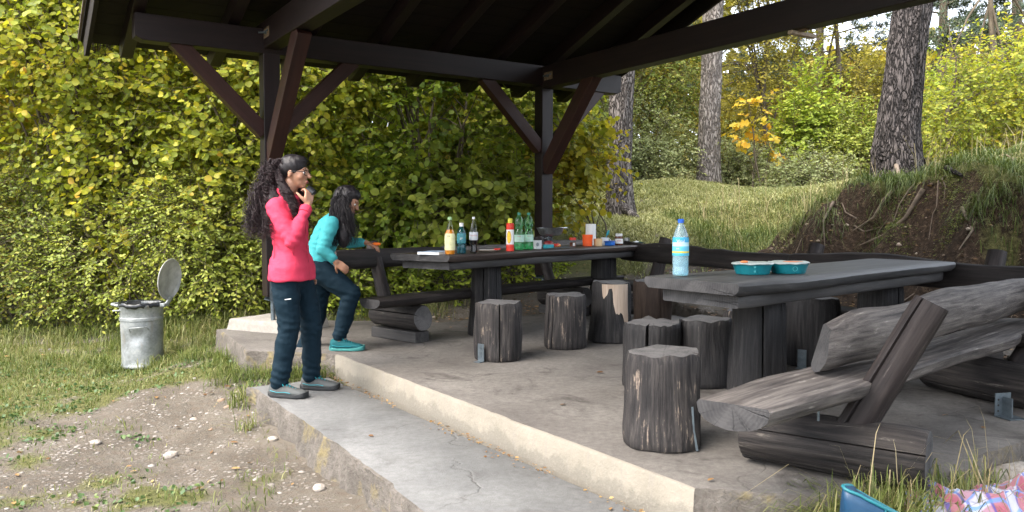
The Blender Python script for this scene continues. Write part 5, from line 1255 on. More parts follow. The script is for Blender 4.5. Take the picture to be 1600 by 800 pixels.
g = G(); g.lathe([(.001, 0), (.080, 0), (.100, .012), (.132, .070), (.136, .071), (.104, .008), (.082, -.003), (.001, -.003)], 36); g.obj('bowl', PANM, pn, smooth=50)
g = G(); g.tube([(.05, .12, .062), (.08, .16, .068), (.13, .24, .07)], [.012, .009, .008], 8, flat=.5); g.obj('handle', PANM, pn)
# glass mug left of the stove
L = T1(840, -.09); rt = empty('mug', 'small whitish mug with a grey emblem beside the green bottles', 'mug', L)
EN = plain('white_enamel', (.62, .64, .65), .3, var=.05)
g = G(); g.lathe([(.034, 0), (.037, .003), (.040, .082), (.041, .083), (.038, .083), (.035, .006), (.001, .006)], 26); g.obj('cup', EN, rt, smooth=50)
patch_disc('emblem', rt, .0402, .045, faces_cam(L), .014, .018, plain('grey_print', (.22, .25, .28), .5))
g = G(); aa = faces_cam(L)-1.5; g.tube([(math.cos(aa)*(.038+.022*math.sin(t)), math.sin(aa)*(.038+.022*math.sin(t)), .042+.026*math.cos(t)) for t in np.linspace(0, math.pi, 8)], .0035, 6); g.obj('handle', EN, rt)
# red packet, twigs/forks, spice jar, cups ...
L = T1(869, -.04); rt = empty('snack_packet', 'small crumpled red and yellow packet right of the gas stove', 'packet', L, .4)
g = G(); g.ball((0, 0, .022), (.050, .032, .022), 16, 10); g.v = [tuple(Vector(v)+Vector((0, 0, .006*float(vnoise(v[0]*60, v[1]*60, 0, 3))))) for v in g.v]
m, nt, n, l, p = M0('packet_foil'); l.new(ramp(nt, noise(nt, coords(nt), 22, 3), [(.45, (.55, .03, .02)), (.52, (.65, .35, .05)), (.6, (.6, .04, .02))], 'CONSTANT'), p.inputs['Base Color']); p.inputs['Roughness'].default_value = .3
g.obj('packet', m, rt)
for k, (px, of, a_, lab) in enumerate(((880, -.14, .35, 'steel fork lying in front of the red packet'), (872, -.17, -.1, 'steel knife lying near the table edge before the gas stove'))):
    L = T1(px, of); rt = empty('fork' if k == 0 else 'table_knife', lab, 'cutlery', L, a_); g = G(); g.tube([(-.09, 0, .004), (.02, 0, .012), (.05, 0, .010)], [.004, .003, .004], 6); g.obj('handle', STEEL, rt)
    g = G(); g.box(.05 if k == 0 else .08, .018, .002, (.075, 0, .010)); g.obj('tines' if k == 0 else 'blade', STEEL, rt, smooth=False)
L = T1(895, .0); rt = empty('spice_jar', 'small clear spice jar with a red screw lid', 'jar', L)
g = G(); g.lathe([(.030, 0), (.033, .003), (.033, .062), (.030, .068)], 24); jb = g.obj('jar_body', CLEARG, rt, smooth=45); g = G(); g.lathe([(.029, .003), (.029, .045)], 20); g.obj('spice', plain('brown_spice', (.16, .05, .02), .9, var=.4), jb)
g = G(); g.lathe([(.034, .0685), (.034, .092), (.031, .095)], 24); g.obj('lid', RED, rt, smooth=40)
g = G(); g.box(.022, .0006, .03, (0, 0, 0)); o = g.obj('label', PAPER, rt, smooth=False); fa = faces_cam(L); o.location = (.0336*math.cos(fa+.35), .0336*math.sin(fa+.35), .025); o.rotation_euler[2] = fa+.35+math.pi/2
L = T1(918, -.02); rt = empty('cup', 'bright orange plastic cup standing before the paper roll', 'cup', L)
g = G(); g.lathe([(.046, 0), (.049, .003), (.055, .118), (.057, .120), (.053, .120), (.047, .006), (.001, .006)], 30); g.obj('cup', plain('orange_plastic', (.85, .10, .01), .35, var=.05), rt, smooth=50)
L = T1(923, .12); rt = empty('paper_roll', 'white kitchen paper roll standing upright behind the orange cup', 'paper roll', L)
g = G(); g.lathe([(.018, .0), (.055, .0), (.056, .002), (.056, .228), (.055, .23), (.020, .23), (.018, .225)], 30); g.obj('roll', PAPER, rt, smooth=40)
g = G(); g.lathe([(.0200, .2), (.0200, .232), (.0175, .232), (.0175, .2)], 18); g.obj('core', plain('card_core', (.35, .25, .16), .9), rt)
L = T1(934.5, -.09); rt = empty('cup', 'small sand coloured cup right of the orange one', 'cup', L)
g = G(); g.lathe([(.040, 0), (.043, .003), (.045, .076), (.046, .078), (.042, .078), (.040, .006), (.001, .006)], 28); g.obj('cup', plain('sand_plastic', (.60, .42, .22), .45, var=.05), rt, smooth=50)
L = T1(945, -.02); rt = empty('mug', 'white enamel mug with a teal spoon leaning in it', 'mug', L)
g = G(); g.lathe([(.037, 0), (.041, .003), (.042, .083), (.044, .084), (.040, .084), (.038, .006), (.001, .006)], 28); g.obj('cup', EN, rt, smooth=50)
g = G(); g.tube([(.040+.024*math.sin(t), -.006, .045+.026*math.cos(t)) for t in np.linspace(0, math.pi, 8)], .004, 6); g.obj('handle', EN, rt)
sp_ = empty('spoon', 'teal plastic spoon standing in the white mug', 'spoon', (L[0], L[1], L[2]+.01), 0)
g = G(); g.tube([(-.02, 0, 0), (.015, 0, .08), (.022, 0, .10)], .004, 6); sb = g.obj('handle', TEAL, sp_); g = G(); g.ball((.033, 0, .125), (.013, .007, .032), 14, 10, R=Matrix.Rotation(.4, 3, 'Y')); g.obj('bowl', TEAL, sp_)
L = T1(953, -.12); rt = empty('lunch_box', 'low bright blue plastic box beside the chocolate spread jar', 'box', L, T1A+.2)
g = G(); g.box(.105, .08, .040, (0, 0, .021)); g.obj('tray', plain('blue_plastic', (.01, .14, .55), .3), rt, smooth=30, bevel=.008); g = G(); g.box(.112, .087, .010, (0, 0, .0465)); g.obj('lid', plain('blue_lid', (.015, .10, .42), .3), rt, smooth=30, bevel=.004)
L = T1(967, -.11); rt = empty('spread_jar', 'chocolate spread jar with white lid and white label', 'jar', L)
g = G(); g.lathe([(.036, 0), (.042, .004), (.044, .03), (.043, .080), (.040, .094), (.036, .098)], 28); g.obj('jar_body', plain('chocolate_spread', (.10, .028, .012), .15), rt, smooth=45)
g = G(); g.lathe([(.0385, .0985), (.0390, .122), (.036, .125)], 28); g.obj('lid', WHITEP, rt, smooth=40); g = G(); g.lathe([(.0447, .018), (.0447, .030), (.0440, .070)], 28); g.obj('label', PAPER, rt, smooth=50)
text_on(rt, 'label_print', 'nutella', .019, .0452, .050, faces_cam(L), REDI)
L = T1(979, -.04); rt = empty('mug', 'dark steel mug half hidden behind the spread jar', 'mug', L)
g = G(); g.lathe([(.033, 0), (.035, .003), (.036, .072), (.037, .073), (.034, .073), (.032, .006), (.001, .006)], 24); g.obj('cup', PANM, rt, smooth=50)
L = T1(993, -.10); rt = empty('plate', 'dark teal camping plate at the far right end of the table', 'plate', L)
g = G(); g.lathe([(.06, 0), (.066, .002), (.108, .024), (.112, .025), (.106, .025), (.066, .006), (.001, .005)], 34); g.obj('dish', plain('dark_teal', (.008, .085, .11), .3), rt)
kn = empty('napkin', 'crumpled scrap of white napkin on the dark teal plate', 'napkin', (L[0], L[1], L[2]+.006)); g = G(); g.ball((0, 0, .016), (.03, .02, .014), 14, 9); g.v = [tuple(Vector(v)*(1+.35*float(vnoise(v[0]*90, v[1]*90, v[2]*90, 9)))) for v in g.v]; g.obj('napkin', PAPER, kn)

# near table
q = on_plane(1063, 431, .751)
b = bottle('large clear water bottle with blue cap and aqua label standing on the near table corner', tuple(q), .292, .041, 'soda', AQUAG, plain('blue_cap', (.005, .09, .48), .35),
       (label_mat('aqua_label', None, [(0, (.05, .38, .58)), (.118, (.62, .50, .05)), (.128, (.10, .45, .62)), (.152, (.42, .66, .74)), (.172, (.03, .32, .56))]), .36, .68), (WATER, .60))
fa = faces_cam(q); text_on(b, 'label_print', 'Vital', .024, .0428, .178, fa, WHITEP); text_on(b, 'label_print', 'AA', .012, .0428, .141, fa-.35, plain('yellow_print', (.75, .55, .03), .4)); text_on(b, 'label_print', '------', .012, .0428, .141, fa+.35, BLUEI)
BOWL = plain('teal_bowl_plastic', (.004, .135, .165), .35, var=.05); LIDP = plain('milky_lid', (.36, .42, .41), .35); BAND = plain('orange_food', (.62, .17, .05), .5)
for px, py, lab, k in ((1181, 429.5, 'teal bowl with a torn milky lid, left of the two on the near table', 0), (1238, 428, 'teal bowl with a round line emblem and an orange patch on its lid', 1)):
    q = on_plane(px, py, .751); q = q+Vector((0, .09, 0)) if False else q; rt = empty('bowl', lab, 'bowl', (q.x, q.y+.06, q.z), 0, 'teal bowls on the near table')
    g = G(); g.lathe([(.080, 0), (.086, .003), (.096, .035), (.103, .052), (.107, .054), (.100, .054), (.083, .006), (.001, .006)], 44); g.obj('bowl', BOWL, rt, smooth=50)
    g = G(); g.lathe([(.108, .0545), (.110, .058), (.106, .0625), (.090, .061), (.001, .0605)], 44); g.v = [(x, y, z+.004*float(vnoise(x*25+k*9, y*25, 0, 2))) for x, y, z in g.v]; ld = g.obj('lid', LIDP, rt, smooth=50)
    fa = faces_cam((q.x, q.y+.06))
    if k == 1:
        n_ = 30; g = G()
        for ring in ((.0125, .0110),):
            v_ = []
            for t in range(n_):
                for r_ in ring:
                    aa = fa+.35+r_*math.cos(2*math.pi*t/n_)/.098; zz = .029+r_*math.sin(2*math.pi*t/n_); R_ = .0964+.0003*(zz-.029)/.001*.42+.002; v_.append((R_*math.cos(aa), R_*math.sin(aa), zz))
            g.add(v_, [[2*t, 2*t+1, (2*t+3) % (2*n_), (2*t+2) % (2*n_)] for t in range(n_)])
        g.obj('emblem', plain('pale_teal_print', (.12, .50, .52), .4), rt, smooth=False)
        g = G(); g.ball((.02, -.01, .0625), (.055, .03, .003), 20, 8); g.obj('food_smear', BAND, ld)
    else:
        text_on(rt, 'emblem', '=\n=', .022, .1005, .030, fa+.12, plain('pale_teal_print2', (.10, .46, .48), .4))
        g = G(); g.ball((-.05, -.02, .066), (.022, .012, .007), 14, 8); g.obj('food_smear', BAND, ld)

# ================================================================== DUSTBIN
q = on_ground(210, 580); zb_ = Hs(q.x, q.y+.17)
rt = empty('dustbin', 'dented galvanised dustbin in the grass, lid swung open and black bag inside', 'dustbin', (q.x, q.y+.17, zb_), 0)
m, nt, n, l, p = M0('zinc'); v = coords(nt)
e = voro(nt, v, 60, 'F1', 'Color'); sc2 = nt.nodes.new('ShaderNodeSeparateColor'); l.new(e, sc2.inputs[0])
f = noise(nt, v, 5, 6, .7); c = ramp(nt, math_(nt, 'ADD', math_(nt, 'MULTIPLY', f, .92), math_(nt, 'MULTIPLY', sc2.outputs[0], .08)), [(.3, (.15, .16, .165)), (.5, (.28, .30, .305)), (.7, (.44, .45, .445))])
c = mix(nt, ramp(nt, noise(nt, coords(nt, (1, 1, .3)), 12, 6, .7), [(.58, 0), (.72, .6)]), c, (.26, .22, .17))
l.new(c, p.inputs['Base Color']); p.inputs['Metallic'].default_value = .55; p.inputs['Roughness'].default_value = .5; bump(nt, f, p, .25, .01); ZINC = m
g = G(); R0, HB = .183, .60
prof = [(.17, 0.0), (R0, .004), (R0+.004, .01), (R0+.004, .025), (R0-.002, .035), (R0-.002, .07), (R0+.001, .30), (R0+.003, .44), (R0+.010, .446), (R0+.010, .47), (R0+.004, .476), (R0+.006, .56), (R0+.016, .574), (R0+.018, .59), (R0+.008, .60), (R0-.004, .595), (R0-.01, .45), (R0-.014, .02), (.001, .018)]
g.lathe(prof, 56)
def dent(v):
    x, y, z = v; a = math.atan2(y, x); d = .022*math.exp(-((a+1.45)/.35)**2-((z-.30)/.06)**2)+.014*math.exp(-((a+2.2)/.4)**2-((z-.24)/.09)**2); r = math.hypot(x, y)
    return (x*(1-d/max(r, .05)), y*(1-d/max(r, .05)), z)
# extra rings so the dent has points to move
prof2 = []
for a_, b_ in zip(prof, prof[1:]):
    k_ = 8 if abs(b_[1]-a_[1]) > .1 else 1
    for t in range(k_): prof2.append((a_[0]+(b_[0]-a_[0])*t/k_, a_[1]+(b_[1]-a_[1])*t/k_))
prof2.append(prof[-1]); g = G(); g.lathe(prof2, 64); g.v = [dent(v) for v in g.v]; g.obj('bin_body', ZINC, rt, smooth=40, weld=True)
hz = G(); hz.tube([(-.02, -R0-.004, .345), (-.02, -R0-.03, .385), (.13, -R0+.03-.03, .395), (.13, -R0+.045, .36)], .005, 6); hz.obj('handle', ZINC, rt)
g = G(); g.tube([(-R0-.005, -.05, .575), (-R0-.075, -.045, .59), (-R0-.09, 0, .59), (-R0-.075, .045, .59), (-R0-.005, .05, .575)], .013, 8); g.obj('side_handle', ZINC, rt)
g = G(); g.box(.10, .05, .012, (-R0+.02, -.11, .54), R=Matrix.Rotation(.5, 3, 'Z')); g.obj('lug', ZINC, rt, smooth=30, bevel=.004)
g = G(); g.tube([(R0+.0, 0, .56), (R0+.055, .0, .585), (R0+.10, 0, .66)], .022, 8, flat=.6); g.box(.05, .12, .03, (R0+.035, 0, .585)); hg = g.obj('hinge', ZINC, rt, smooth=40, bevel=.004)
# open lid: a shallow dish, tipped up past vertical and turned a little to us
g = G(); g.lathe([(.001, .030), (.10, .027), (.165, .012), (.185, .0), (.192, -.004), (.196, 0), (.192, .006), (.170, .020), (.10, .036), (.001, .039)], 44)
ld = g.obj('lid', plain('pale_zinc', (.42, .42, .40), .6, .3, var=.35, scale=9), rt, smooth=45)
ld.matrix_local = Matrix.Translation((R0+.095, -.01, .825)) @ Matrix.Rotation(rad(-9), 4, 'Z') @ Matrix.Rotation(rad(14), 4, 'X') @ Matrix.Rotation(rad(-84), 4, 'Y')
BAG = plain('black_bag', (.008, .010, .013), .35, spec=.6)
g = G(); rings = []
for (r_, z_, am) in ((.10, .40, .01), (.15, .46, .012), (.165, .54, .010), (.178, .592, .004), (.192, .612, .006), (.204, .606, .006), (.206, .585, .008), (.203, .572, .010)):
    rings.append([((r_+am*float(vnoise(k*.9, z_*30, 0, 4)))*math.cos(2*math.pi*k/60), (r_+am*float(vnoise(k*.9, z_*30, 0, 4)))*math.sin(2*math.pi*k/60), z_+am*1.4*float(vnoise(k*.7, 3, 0, 8))) for k in range(60)])
g.loft(rings, False); g.add(rings[0], [list(range(60))]); bgo = g.obj('bin_liner', BAG, rt, smooth=True)
mod = bgo.modifiers.new('t', 'SOLIDIFY'); mod.thickness = .002

# ================================================================== BAG AND CLOTH AT THE LOWER RIGHT
def cloth_mat():
    m, nt, n, l, p = M0('checked_cloth'); tc = n.new('ShaderNodeTexCoord'); sp = n.new('ShaderNodeSeparateXYZ'); l.new(tc.outputs['UV'], sp.inputs[0])
    def band(o, f, w):
        s = math_(nt, 'FRACT', math_(nt, 'MULTIPLY', o, f)); return ramp(nt, s, [(0, 1), (w, 1), (w+.04, 0), (.94, 0), (1, 1)])
    bx, by = band(sp.outputs['X'], 5, .42), band(sp.outputs['Y'], 4, .42); nx_, ny_ = band(sp.outputs['X'], 10, .10), band(sp.outputs['Y'], 8, .10)
    c = mix(nt, math_(nt, 'MULTIPLY', bx, .8), (.33, .34, .42), (.25, .045, .065)); c = mix(nt, math_(nt, 'MULTIPLY', by, .62), c, (.24, .045, .08))
    c = mix(nt, math_(nt, 'MULTIPLY', nx_, .75), c, (.02, .05, .26)); c = mix(nt, math_(nt, 'MULTIPLY', ny_, .75), c, (.06, .19, .46))
    l.new(c, p.inputs['Base Color']); p.inputs['Roughness'].default_value = .9; p.inputs['Sheen Weight'].default_value = .3
    bump(nt, noise(nt, coords(nt), 300, 2), p, .2, .002); return m
def heap(name, lab, cat, loc, sx, sy, h, m, seed, rz=0, fold=.05, n=90):
    g = G(); V_ = []; uv = []
    for i in range(n+1):
        for j in range(n+1):
            u, v = i/n*2-1, j/n*2-1; x, y = u*sx, v*sy
            rr = max(abs(u), abs(v))**2*.6+.4*(u*u+v*v)/2*2*.5; dome = max(0, 1-rr)**.55
            fz = fold*(abs(float(0))) 
            V_.append((x, y, dome)); uv.append((i/n, j/n))
    A = np.array(V_); f = fbm(A[:, 0]*9+seed+3*A[:, 1], A[:, 1]*5, 0, 3, seed); f2 = 1-np.abs(fbm(A[:, 0]*5+A[:, 1]*3, A[:, 1]*7-A[:, 0]*2, 0, 3, seed+1))*2
    A[:, 2] = A[:, 2]*h+(f2*.5+f*.5)*fold*np.clip(A[:, 2]*2, 0, 1); A[:, 0] += .03*f; A[:, 1] += .03*f2; A[:, 2] = np.maximum(A[:, 2], .002)
    F = [[i*(n+1)+j, (i+1)*(n+1)+j, (i+1)*(n+1)+j+1, i*(n+1)+j+1] for i in range(n) for j in range(n)]
    me = bpy.data.meshes.new(name); me.from_pydata(A.tolist(), [], F); uvl = me.uv_layers.new(name='UVMap'); vi = np.empty(len(me.loops), np.int32); me.loops.foreach_get('vertex_index', vi); uvl.data.foreach_set('uv', np.array(uv)[vi].ravel().astype(np.float32))
    o = link(name, me, m, None, loc, (0, 0, rz)); tag(o, lab, cat); md = o.modifiers.new('t', 'SOLIDIFY'); md.thickness = .006; return o
q = on_plane(1545, 830, -.1); heap('blanket', 'crumpled pink, white and blue checked cloth at the lower right corner', 'blanket', (q.x+.02, q.y+.02, Hs(q.x, q.y)+.01), .32, .16, .18, cloth_mat(), 5, -.12, .085)
# blue bag: a slumped sack with a rolled rim
bx = Vector((1.20, 2.38, 0)); zz = Hs(bx.x, bx.y); rt = empty('bag', 'deep blue cloth bag with a turquoise rim slumped in front of the grass', 'bag', (bx.x, bx.y, zz), .1)
BLUEB = plain('blue_nylon', (.0015, .035, .085), .45, var=.15, scale=6); RIM = plain('turquoise_trim', (.01, .13, .16), .5)
g = G(); rings = []; top = []
for i in range(15):
    t = i/14; ring = []
    for k in range(48):
        a = 2*math.pi*k/48; r = (1-.25*t**2)*(1+.05*float(fbm(math.cos(a)*2, math.sin(a)*2, t*3, 3, 17))*2.2)
        slump = .10*t*(math.cos(a+.0)) ; z_ = t*(.225-.09*(.5+.5*math.cos(a))*t)
        ring.append((.205*r*math.cos(a)-.02*t, .12*r*math.sin(a)*(1-.35*t), z_*1.95))
    rings.append(ring)
g.loft(rings, False); g.add(rings[0], [list(range(48))]); inner = [[(x*.93, y*.9, z-.03*s_) for x, y, z in rings[-1]] for s_ in (0, 1, 3)]; g.loft([rings[-1]]+inner, False); g.add(inner[-1], [list(range(48))])
g.obj('bag_body', BLUEB, rt, weld=True)
g = G(); g.tube([Vector(p)+Vector((0, 0, .002)) for p in rings[-1]]+[Vector(rings[-1][0])], .0055, 6); g.obj('rim', RIM, rt)
g = G(); g.tube([Vector(r[33])*1.01 for r in rings[2:]], .003, 5); g.obj('piping', RIM, rt)
# ================================================================== PEOPLE
def remeshed(name, g, vox, smooth_it=6, mats=None, parent=None, fac=.5, disp=None):
    """grow one continuous skin over the collected volumes"""
    me = g.me(name+'_raw'); o = bpy.data.objects.new(name+'_raw', me); COL.objects.link(o)
    r = o.modifiers.new('r', 'REMESH'); r.mode = 'VOXEL'; r.voxel_size = vox; r.adaptivity = 0
    s = o.modifiers.new('s', 'SMOOTH'); s.factor = fac; s.iterations = smooth_it
    dg = bpy.context.evaluated_depsgraph_get(); dg.update(); m2 = bpy.data.meshes.new_from_object(o.evaluated_get(dg))
    bpy.data.objects.remove(o); bpy.data.meshes.remove(me); m2.name = name; m2.materials.clear()
    if disp is not None:
        n = len(m2.vertices); co = np.empty(n*3, np.float32); m2.vertices.foreach_get('co', co); no = np.empty(n*3, np.float32); m2.vertex_normals.foreach_get('vector', no)
        co = co.reshape(-1, 3); no = no.reshape(-1, 3); co = co+no*disp(co)[:, None]; m2.vertices.foreach_set('co', co.astype(np.float32).ravel()); m2.update()
    return link(name, m2, mats, parent)
def limb(g, pts, rs, n=16, flat=None):
    """capsule chain: tapered tube with ball ends, flat = (scale across) list for oval sections"""
    pts = [Vector(p) for p in pts]; P_ = []; R_ = []
    for i in range(len(pts)-1):
        for k in range(6):
            t = k/6; P_.append(pts[i].lerp(pts[i+1], t)); R_.append(rs[i]*(1-t)+rs[i+1]*t)
    P_.append(pts[-1]); R_.append(rs[-1]); g.tube(P_, R_, n)
    for p, r in zip(pts, rs): g.ball(p, r*.995, 16, 12)
def oval_loft(g, secs, n=28):
    """secs: (centre, half depth x, half width y, tilt) horizontal oval rings"""
    rings = []
    for c, a, b, tl in secs:
        c = Vector(c); R = Matrix.Rotation(tl, 3, 'Y'); rings.append([c+R @ Vector((a*math.copysign(abs(math.cos(t))**.85, math.cos(t)), b*math.copysign(abs(math.sin(t))**.85, math.sin(t)), 0)) for t in [2*math.pi*k/n for k in range(n)]])
    g.loft(rings)
def hand(g, wrist, palm_dir, palm_nrm, thumb_side, curl, s=1.0, spread=.10, thumb_curl=.5):
    """palm + five unequal bent fingers. palm_nrm points out of the palm; fingers curl towards it"""
    w = Vector(wrist); d = Vector(palm_dir).normalized(); nn = Vector(palm_nrm); nn = (nn-d*nn.dot(d)).normalized(); sd = d.cross(nn).normalized()*thumb_side
    L = .085*s
    for k in range(4):
        off = (.029-.0195*k)*s; limb(g, [w+sd*off*.6+d*.005, w+d*L*.55+sd*off*.95, w+d*L+sd*off], [.0135*s, .0125*s, .0105*s], 10)
    for k, fl in enumerate((.066, .074, .069, .054)):
        off = (.029-.0195*k)*s; p = w+d*L*(1.0-.03*abs(k-1))+sd*off; dirn = (d+sd*spread*(1.5-k)*.5).normalized(); c = curl[k] if isinstance(curl, (list, tuple)) else curl; pts = [p]; ang = 0
        for j, q in enumerate((.45, .30, .25)):
            ang += c*(.8, 1.1, .7)[j]; v = dirn*math.cos(ang)+nn*math.sin(ang); p = p+v*fl*s*q; pts.append(p)
        limb(g, pts, [.0098*s, .0090*s, .0082*s, .0070*s], 10)
    p = w+d*.018*s+sd*.026*s; v = (d*.55+sd*.75+nn*.35).normalized(); pts = [p, p+v*.034*s]; v2 = (v+nn*thumb_curl+d*.35).normalized(); pts.append(pts[-1]+v2*.03*s); v3 = (v2+nn*thumb_curl*.8-sd*.3).normalized(); pts.append(pts[-1]+v3*.024*s)
    limb(g, pts, [.0145*s, .0125*s, .0105*s, .0085*s], 10)
def head(g, c, fwd, up, s=1.0):
    """skull, jaw, brow, nose, lips, chin and ears around the head's centre"""
    f = Vector(fwd).normalized(); u = Vector(up); u = (u-f*u.dot(f)).normalized(); l_ = u.cross(f); R = Matrix((f, l_, u)).transposed()
    def B(x, y, z, rx, ry, rz_, tl=0):
        g.ball(Vector(c)+R @ (Vector((x, y, z))*s), (rx*s, ry*s, rz_*s), 20, 14, R=R @ Matrix.Rotation(tl, 3, 'Y'))
    B(-.012, 0, .032, .092, .073, .082); B(.022, 0, -.005, .068, .062, .088); B(.030, 0, -.052, .050, .048, .050); B(.058, 0, -.088, .022, .026, .019)
    B(.076, 0, .026, .018, .045, .014)                      # brow
    g.tube([Vector(c)+R @ (Vector(p)*s) for p in ((.086, 0, .018), (.098, 0, -.006), (.110, 0, -.026), (.100, 0, -.036))], [.0085*s, .010*s, .0135*s, .008*s], 10)
    B(.104, 0, -.026, .0115, .0155, .0095)
    B(.086, 0, -.055, .0125, .021, .0065); B(.084, 0, -.066, .0125, .019, .0068)   # lips
    for q in (-1, 1):
        B(.052, q*.042, -.022, .026, .020, .024); B(-.008, q*.074, -.005, .016, .007, .030, .25)
    return R
def face_bits(rt, c, R, s=1.0, lipc=(.26, .075, .065)):
    W_ = plain('eye_white', (.6, .58, .55), .3); IR = plain('iris', (.02, .01, .006), .2)
    c = Vector(c)
    for q in (-1, 1):
        g = G(); g.ball(c+R @ (Vector((.0765, q*.031, .004))*s), .0095*s, 14, 10); e = g.obj('eye', W_, rt)
        g = G(); g.ball(c+R @ (Vector((.0835, q*.0305, .004))*s), .0055*s, 10, 8); g.obj('iris', IR, e)
        g = G(); g.tube([c+R @ (Vector(p)*s) for p in ((.086, q*.012, .026), (.086, q*.028, .031), (.072, q*.048, .026))], [.003*s, .0036*s, .002*s], 6); g.obj('eyebrow', IR, rt)
    g = G(); g.ball(c+R @ (Vector((.0900, 0, -.0595))*s), (.0085*s, .019*s, .0085*s), 16, 10, R=R); g.obj('lips', plain('lips', lipc, .4), rt)
def shoe(rt, ankle, fdir, zfloor, upper, sole, lace, s=1.0, pitch=0):
    """trail shoe: sole, upper, laces. ankle = ankle joint"""
    a = Vector(ankle); f = Vector(fdir); f.z = 0; f.normalize(); rz_ = math.atan2(f.y, f.x); base = Vector((a.x, a.y, zfloor))
    M = Matrix.Translation(base) @ Matrix.Rotation(rz_, 4, 'Z') @ Matrix.Rotation(pitch, 4, 'Y')
    def outline(x):      # half widths left/right over length -.075 .. .195
        t = (x+.075)/.27; return (.034+.016*math.sin(min(1, t*1.25)*math.pi*.5+.1)-.035*max(0, t-.82)**1*2.2)*(.55 if t < .02 or t > .98 else 1)
    g = G(); rings = []; xs = [-.078, -.07, -.05, -.02, .02, .06, .10, .14, .17, .188, .197]
    for x in xs:
        w = outline(max(-.075, min(.195, x)))+.004; t = (x+.078)/.275; zt = .020+.020*max(0, t-.72)/.28+.014*max(0, .15-t)/.15; zb = .0+.012*max(0, t-.8)*4*.6+(.006 if x < -.07 else 0)
        rings.append([(x, -w, zb), (x, w, zb), (x, w+.002, zt*.6), (x, w, zt), (x, -w, zt), (x, -w-.002, zt*.6)])
    g.loft(rings); so_ = g.obj('sole', sole, rt, smooth=50, bevel=.003); so_.matrix_local = M
    g = G(); rings = []
    for x, h_, k in ((-.074, .055, .80), (-.068, .082, .9), (-.045, .096, .95), (-.015, .098, .95), (.02, .092, .92), (.055, .078, .92), (.09, .066, .92), (.125, .056, .92), (.155, .050, .92), (.178, .043, .88), (.190, .034, .7)):
        w = outline(max(-.075, min(.195, x)))*k*1.03; n_ = 14; r_ = []
        for i in range(n_):
            t = math.pi*i/(n_-1); r_.append((x, w*math.copysign(abs(math.cos(t))**.6, math.cos(t)), .024+(h_-.024)*max(0, math.sin(t))**.85))
        rings.append(r_+[(x, -w*.9, .02), (x, w*.9, .02)])
    g.loft(rings); up_ = g.obj('upper', upper, rt, smooth=60); up_.matrix_local = M
    g = G()
    for k in range(5):
        x = .045+.02*k; z0 = .080-.0078*k*1.1; w = .020
        g.tube([(x, -w-.006, z0-.008), (x+.01, 0, z0+.004), (x+.018, w+.006, z0-.012)], .0026, 5); g.tube([(x, w+.006, z0-.008), (x+.01, 0, z0+.004), (x+.018, -w-.006, z0-.012)], .0026, 5)
    g.tube([(.035, 0, .09), (.03, -.03, .095), (.05, -.045, .080)], .0025, 5); g.tube([(.035, 0, .09), (.03, .03, .095), (.055, .04, .080)], .0025, 5)
    lc = g.obj('laces', lace, up_)
    g = G(); 
    for sg in (-1, 1): g.tube([(-.05, sg*.043, .045), (0, sg*.049, .036), (.06, sg*.051, .040), (.10, sg*.050, .034)], .0020, 5)
    g.obj('stripe', lace, up_)
    return up_
def curls(g, n, start, path, r=.0045, seed=0, spread=.03, curl=.014, turns=7, n_side=4):
    """n curly locks; start(rs)->root point+outward dir, path(rs,root)->list of control points"""
    rs = random.Random(seed)
    for _ in range(n):
        cp = path(rs, start(rs)); pts = []; K = 54; ph = rs.uniform(0, 6.28); cu = curl*rs.uniform(.6, 1.4); tn = turns*rs.uniform(.7, 1.3); m_ = len(cp)-1
        for i in range(K):
            t = i/(K-1)*m_; k = min(int(t), m_-1); f = t-k; f2 = f*f*(3-2*f)*.5+f*.5; q = cp[k].lerp(cp[k+1], f2)
            a = ph+tn*2*math.pi*i/K; e = min(1, i/5)
            q = q+Vector((math.cos(a)*cu*e, math.sin(a)*cu*e, math.sin(a*1.3)*cu*.3*e)); pts.append(q)
        rr = r*rs.uniform(.7, 1.3); g.tube(pts, [rr*(1-.6*(i/(K-1))**2) for i in range(K)], n_side)
def skin_mat(name, col):
    m, nt, n, l, p = M0(name); f = noise(nt, coords(nt), 14, 4)
    l.new(ramp(nt, f, [(.3, tuple(c*.86 for c in col)), (.7, col)]), p.inputs['Base Color']); p.inputs['Roughness'].default_value = .5
    p.inputs['Subsurface Weight'].default_value = .15; p.inputs['Subsurface Radius'].default_value = (.02, .008, .004); p.inputs['Subsurface Scale'].default_value = .5; return m
def cloth_(name, col, scale=9, b=.5, rough=.75, sheen=.0, dist=.012):
    m, nt, n, l, p = M0(name); v = coords(nt); f = noise(nt, coords(nt, (1, 1, 1.5)), scale, 4, .55, .25); f2 = noise(nt, v, 250, 2)
    l.new(ramp(nt, noise(nt, v, 5, 4), [(.3, tuple(c*.88 for c in col)), (.7, col)]), p.inputs['Base Color']); p.inputs['Roughness'].default_value = rough; p.inputs['Sheen Weight'].default_value = sheen; p.inputs['Specular IOR Level'].default_value = .18
    bump(nt, math_(nt, 'ADD', f, math_(nt, 'MULTIPLY', f2, .05)), p, b, dist); return m
SKIN = skin_mat('skin', (.40, .21, .135)); SKIN2 = skin_mat('skin_tan', (.33, .165, .10))
PINK = cloth_('pink_softshell', (.62, .048, .10), 11, .9); TURQ = cloth_('turquoise_fleece', (.05, .32, .35), 11, .9)
NAVY = cloth_('navy_trousers', (.0022, .013, .023), 10, .6, .8, 0); HAIRM = None
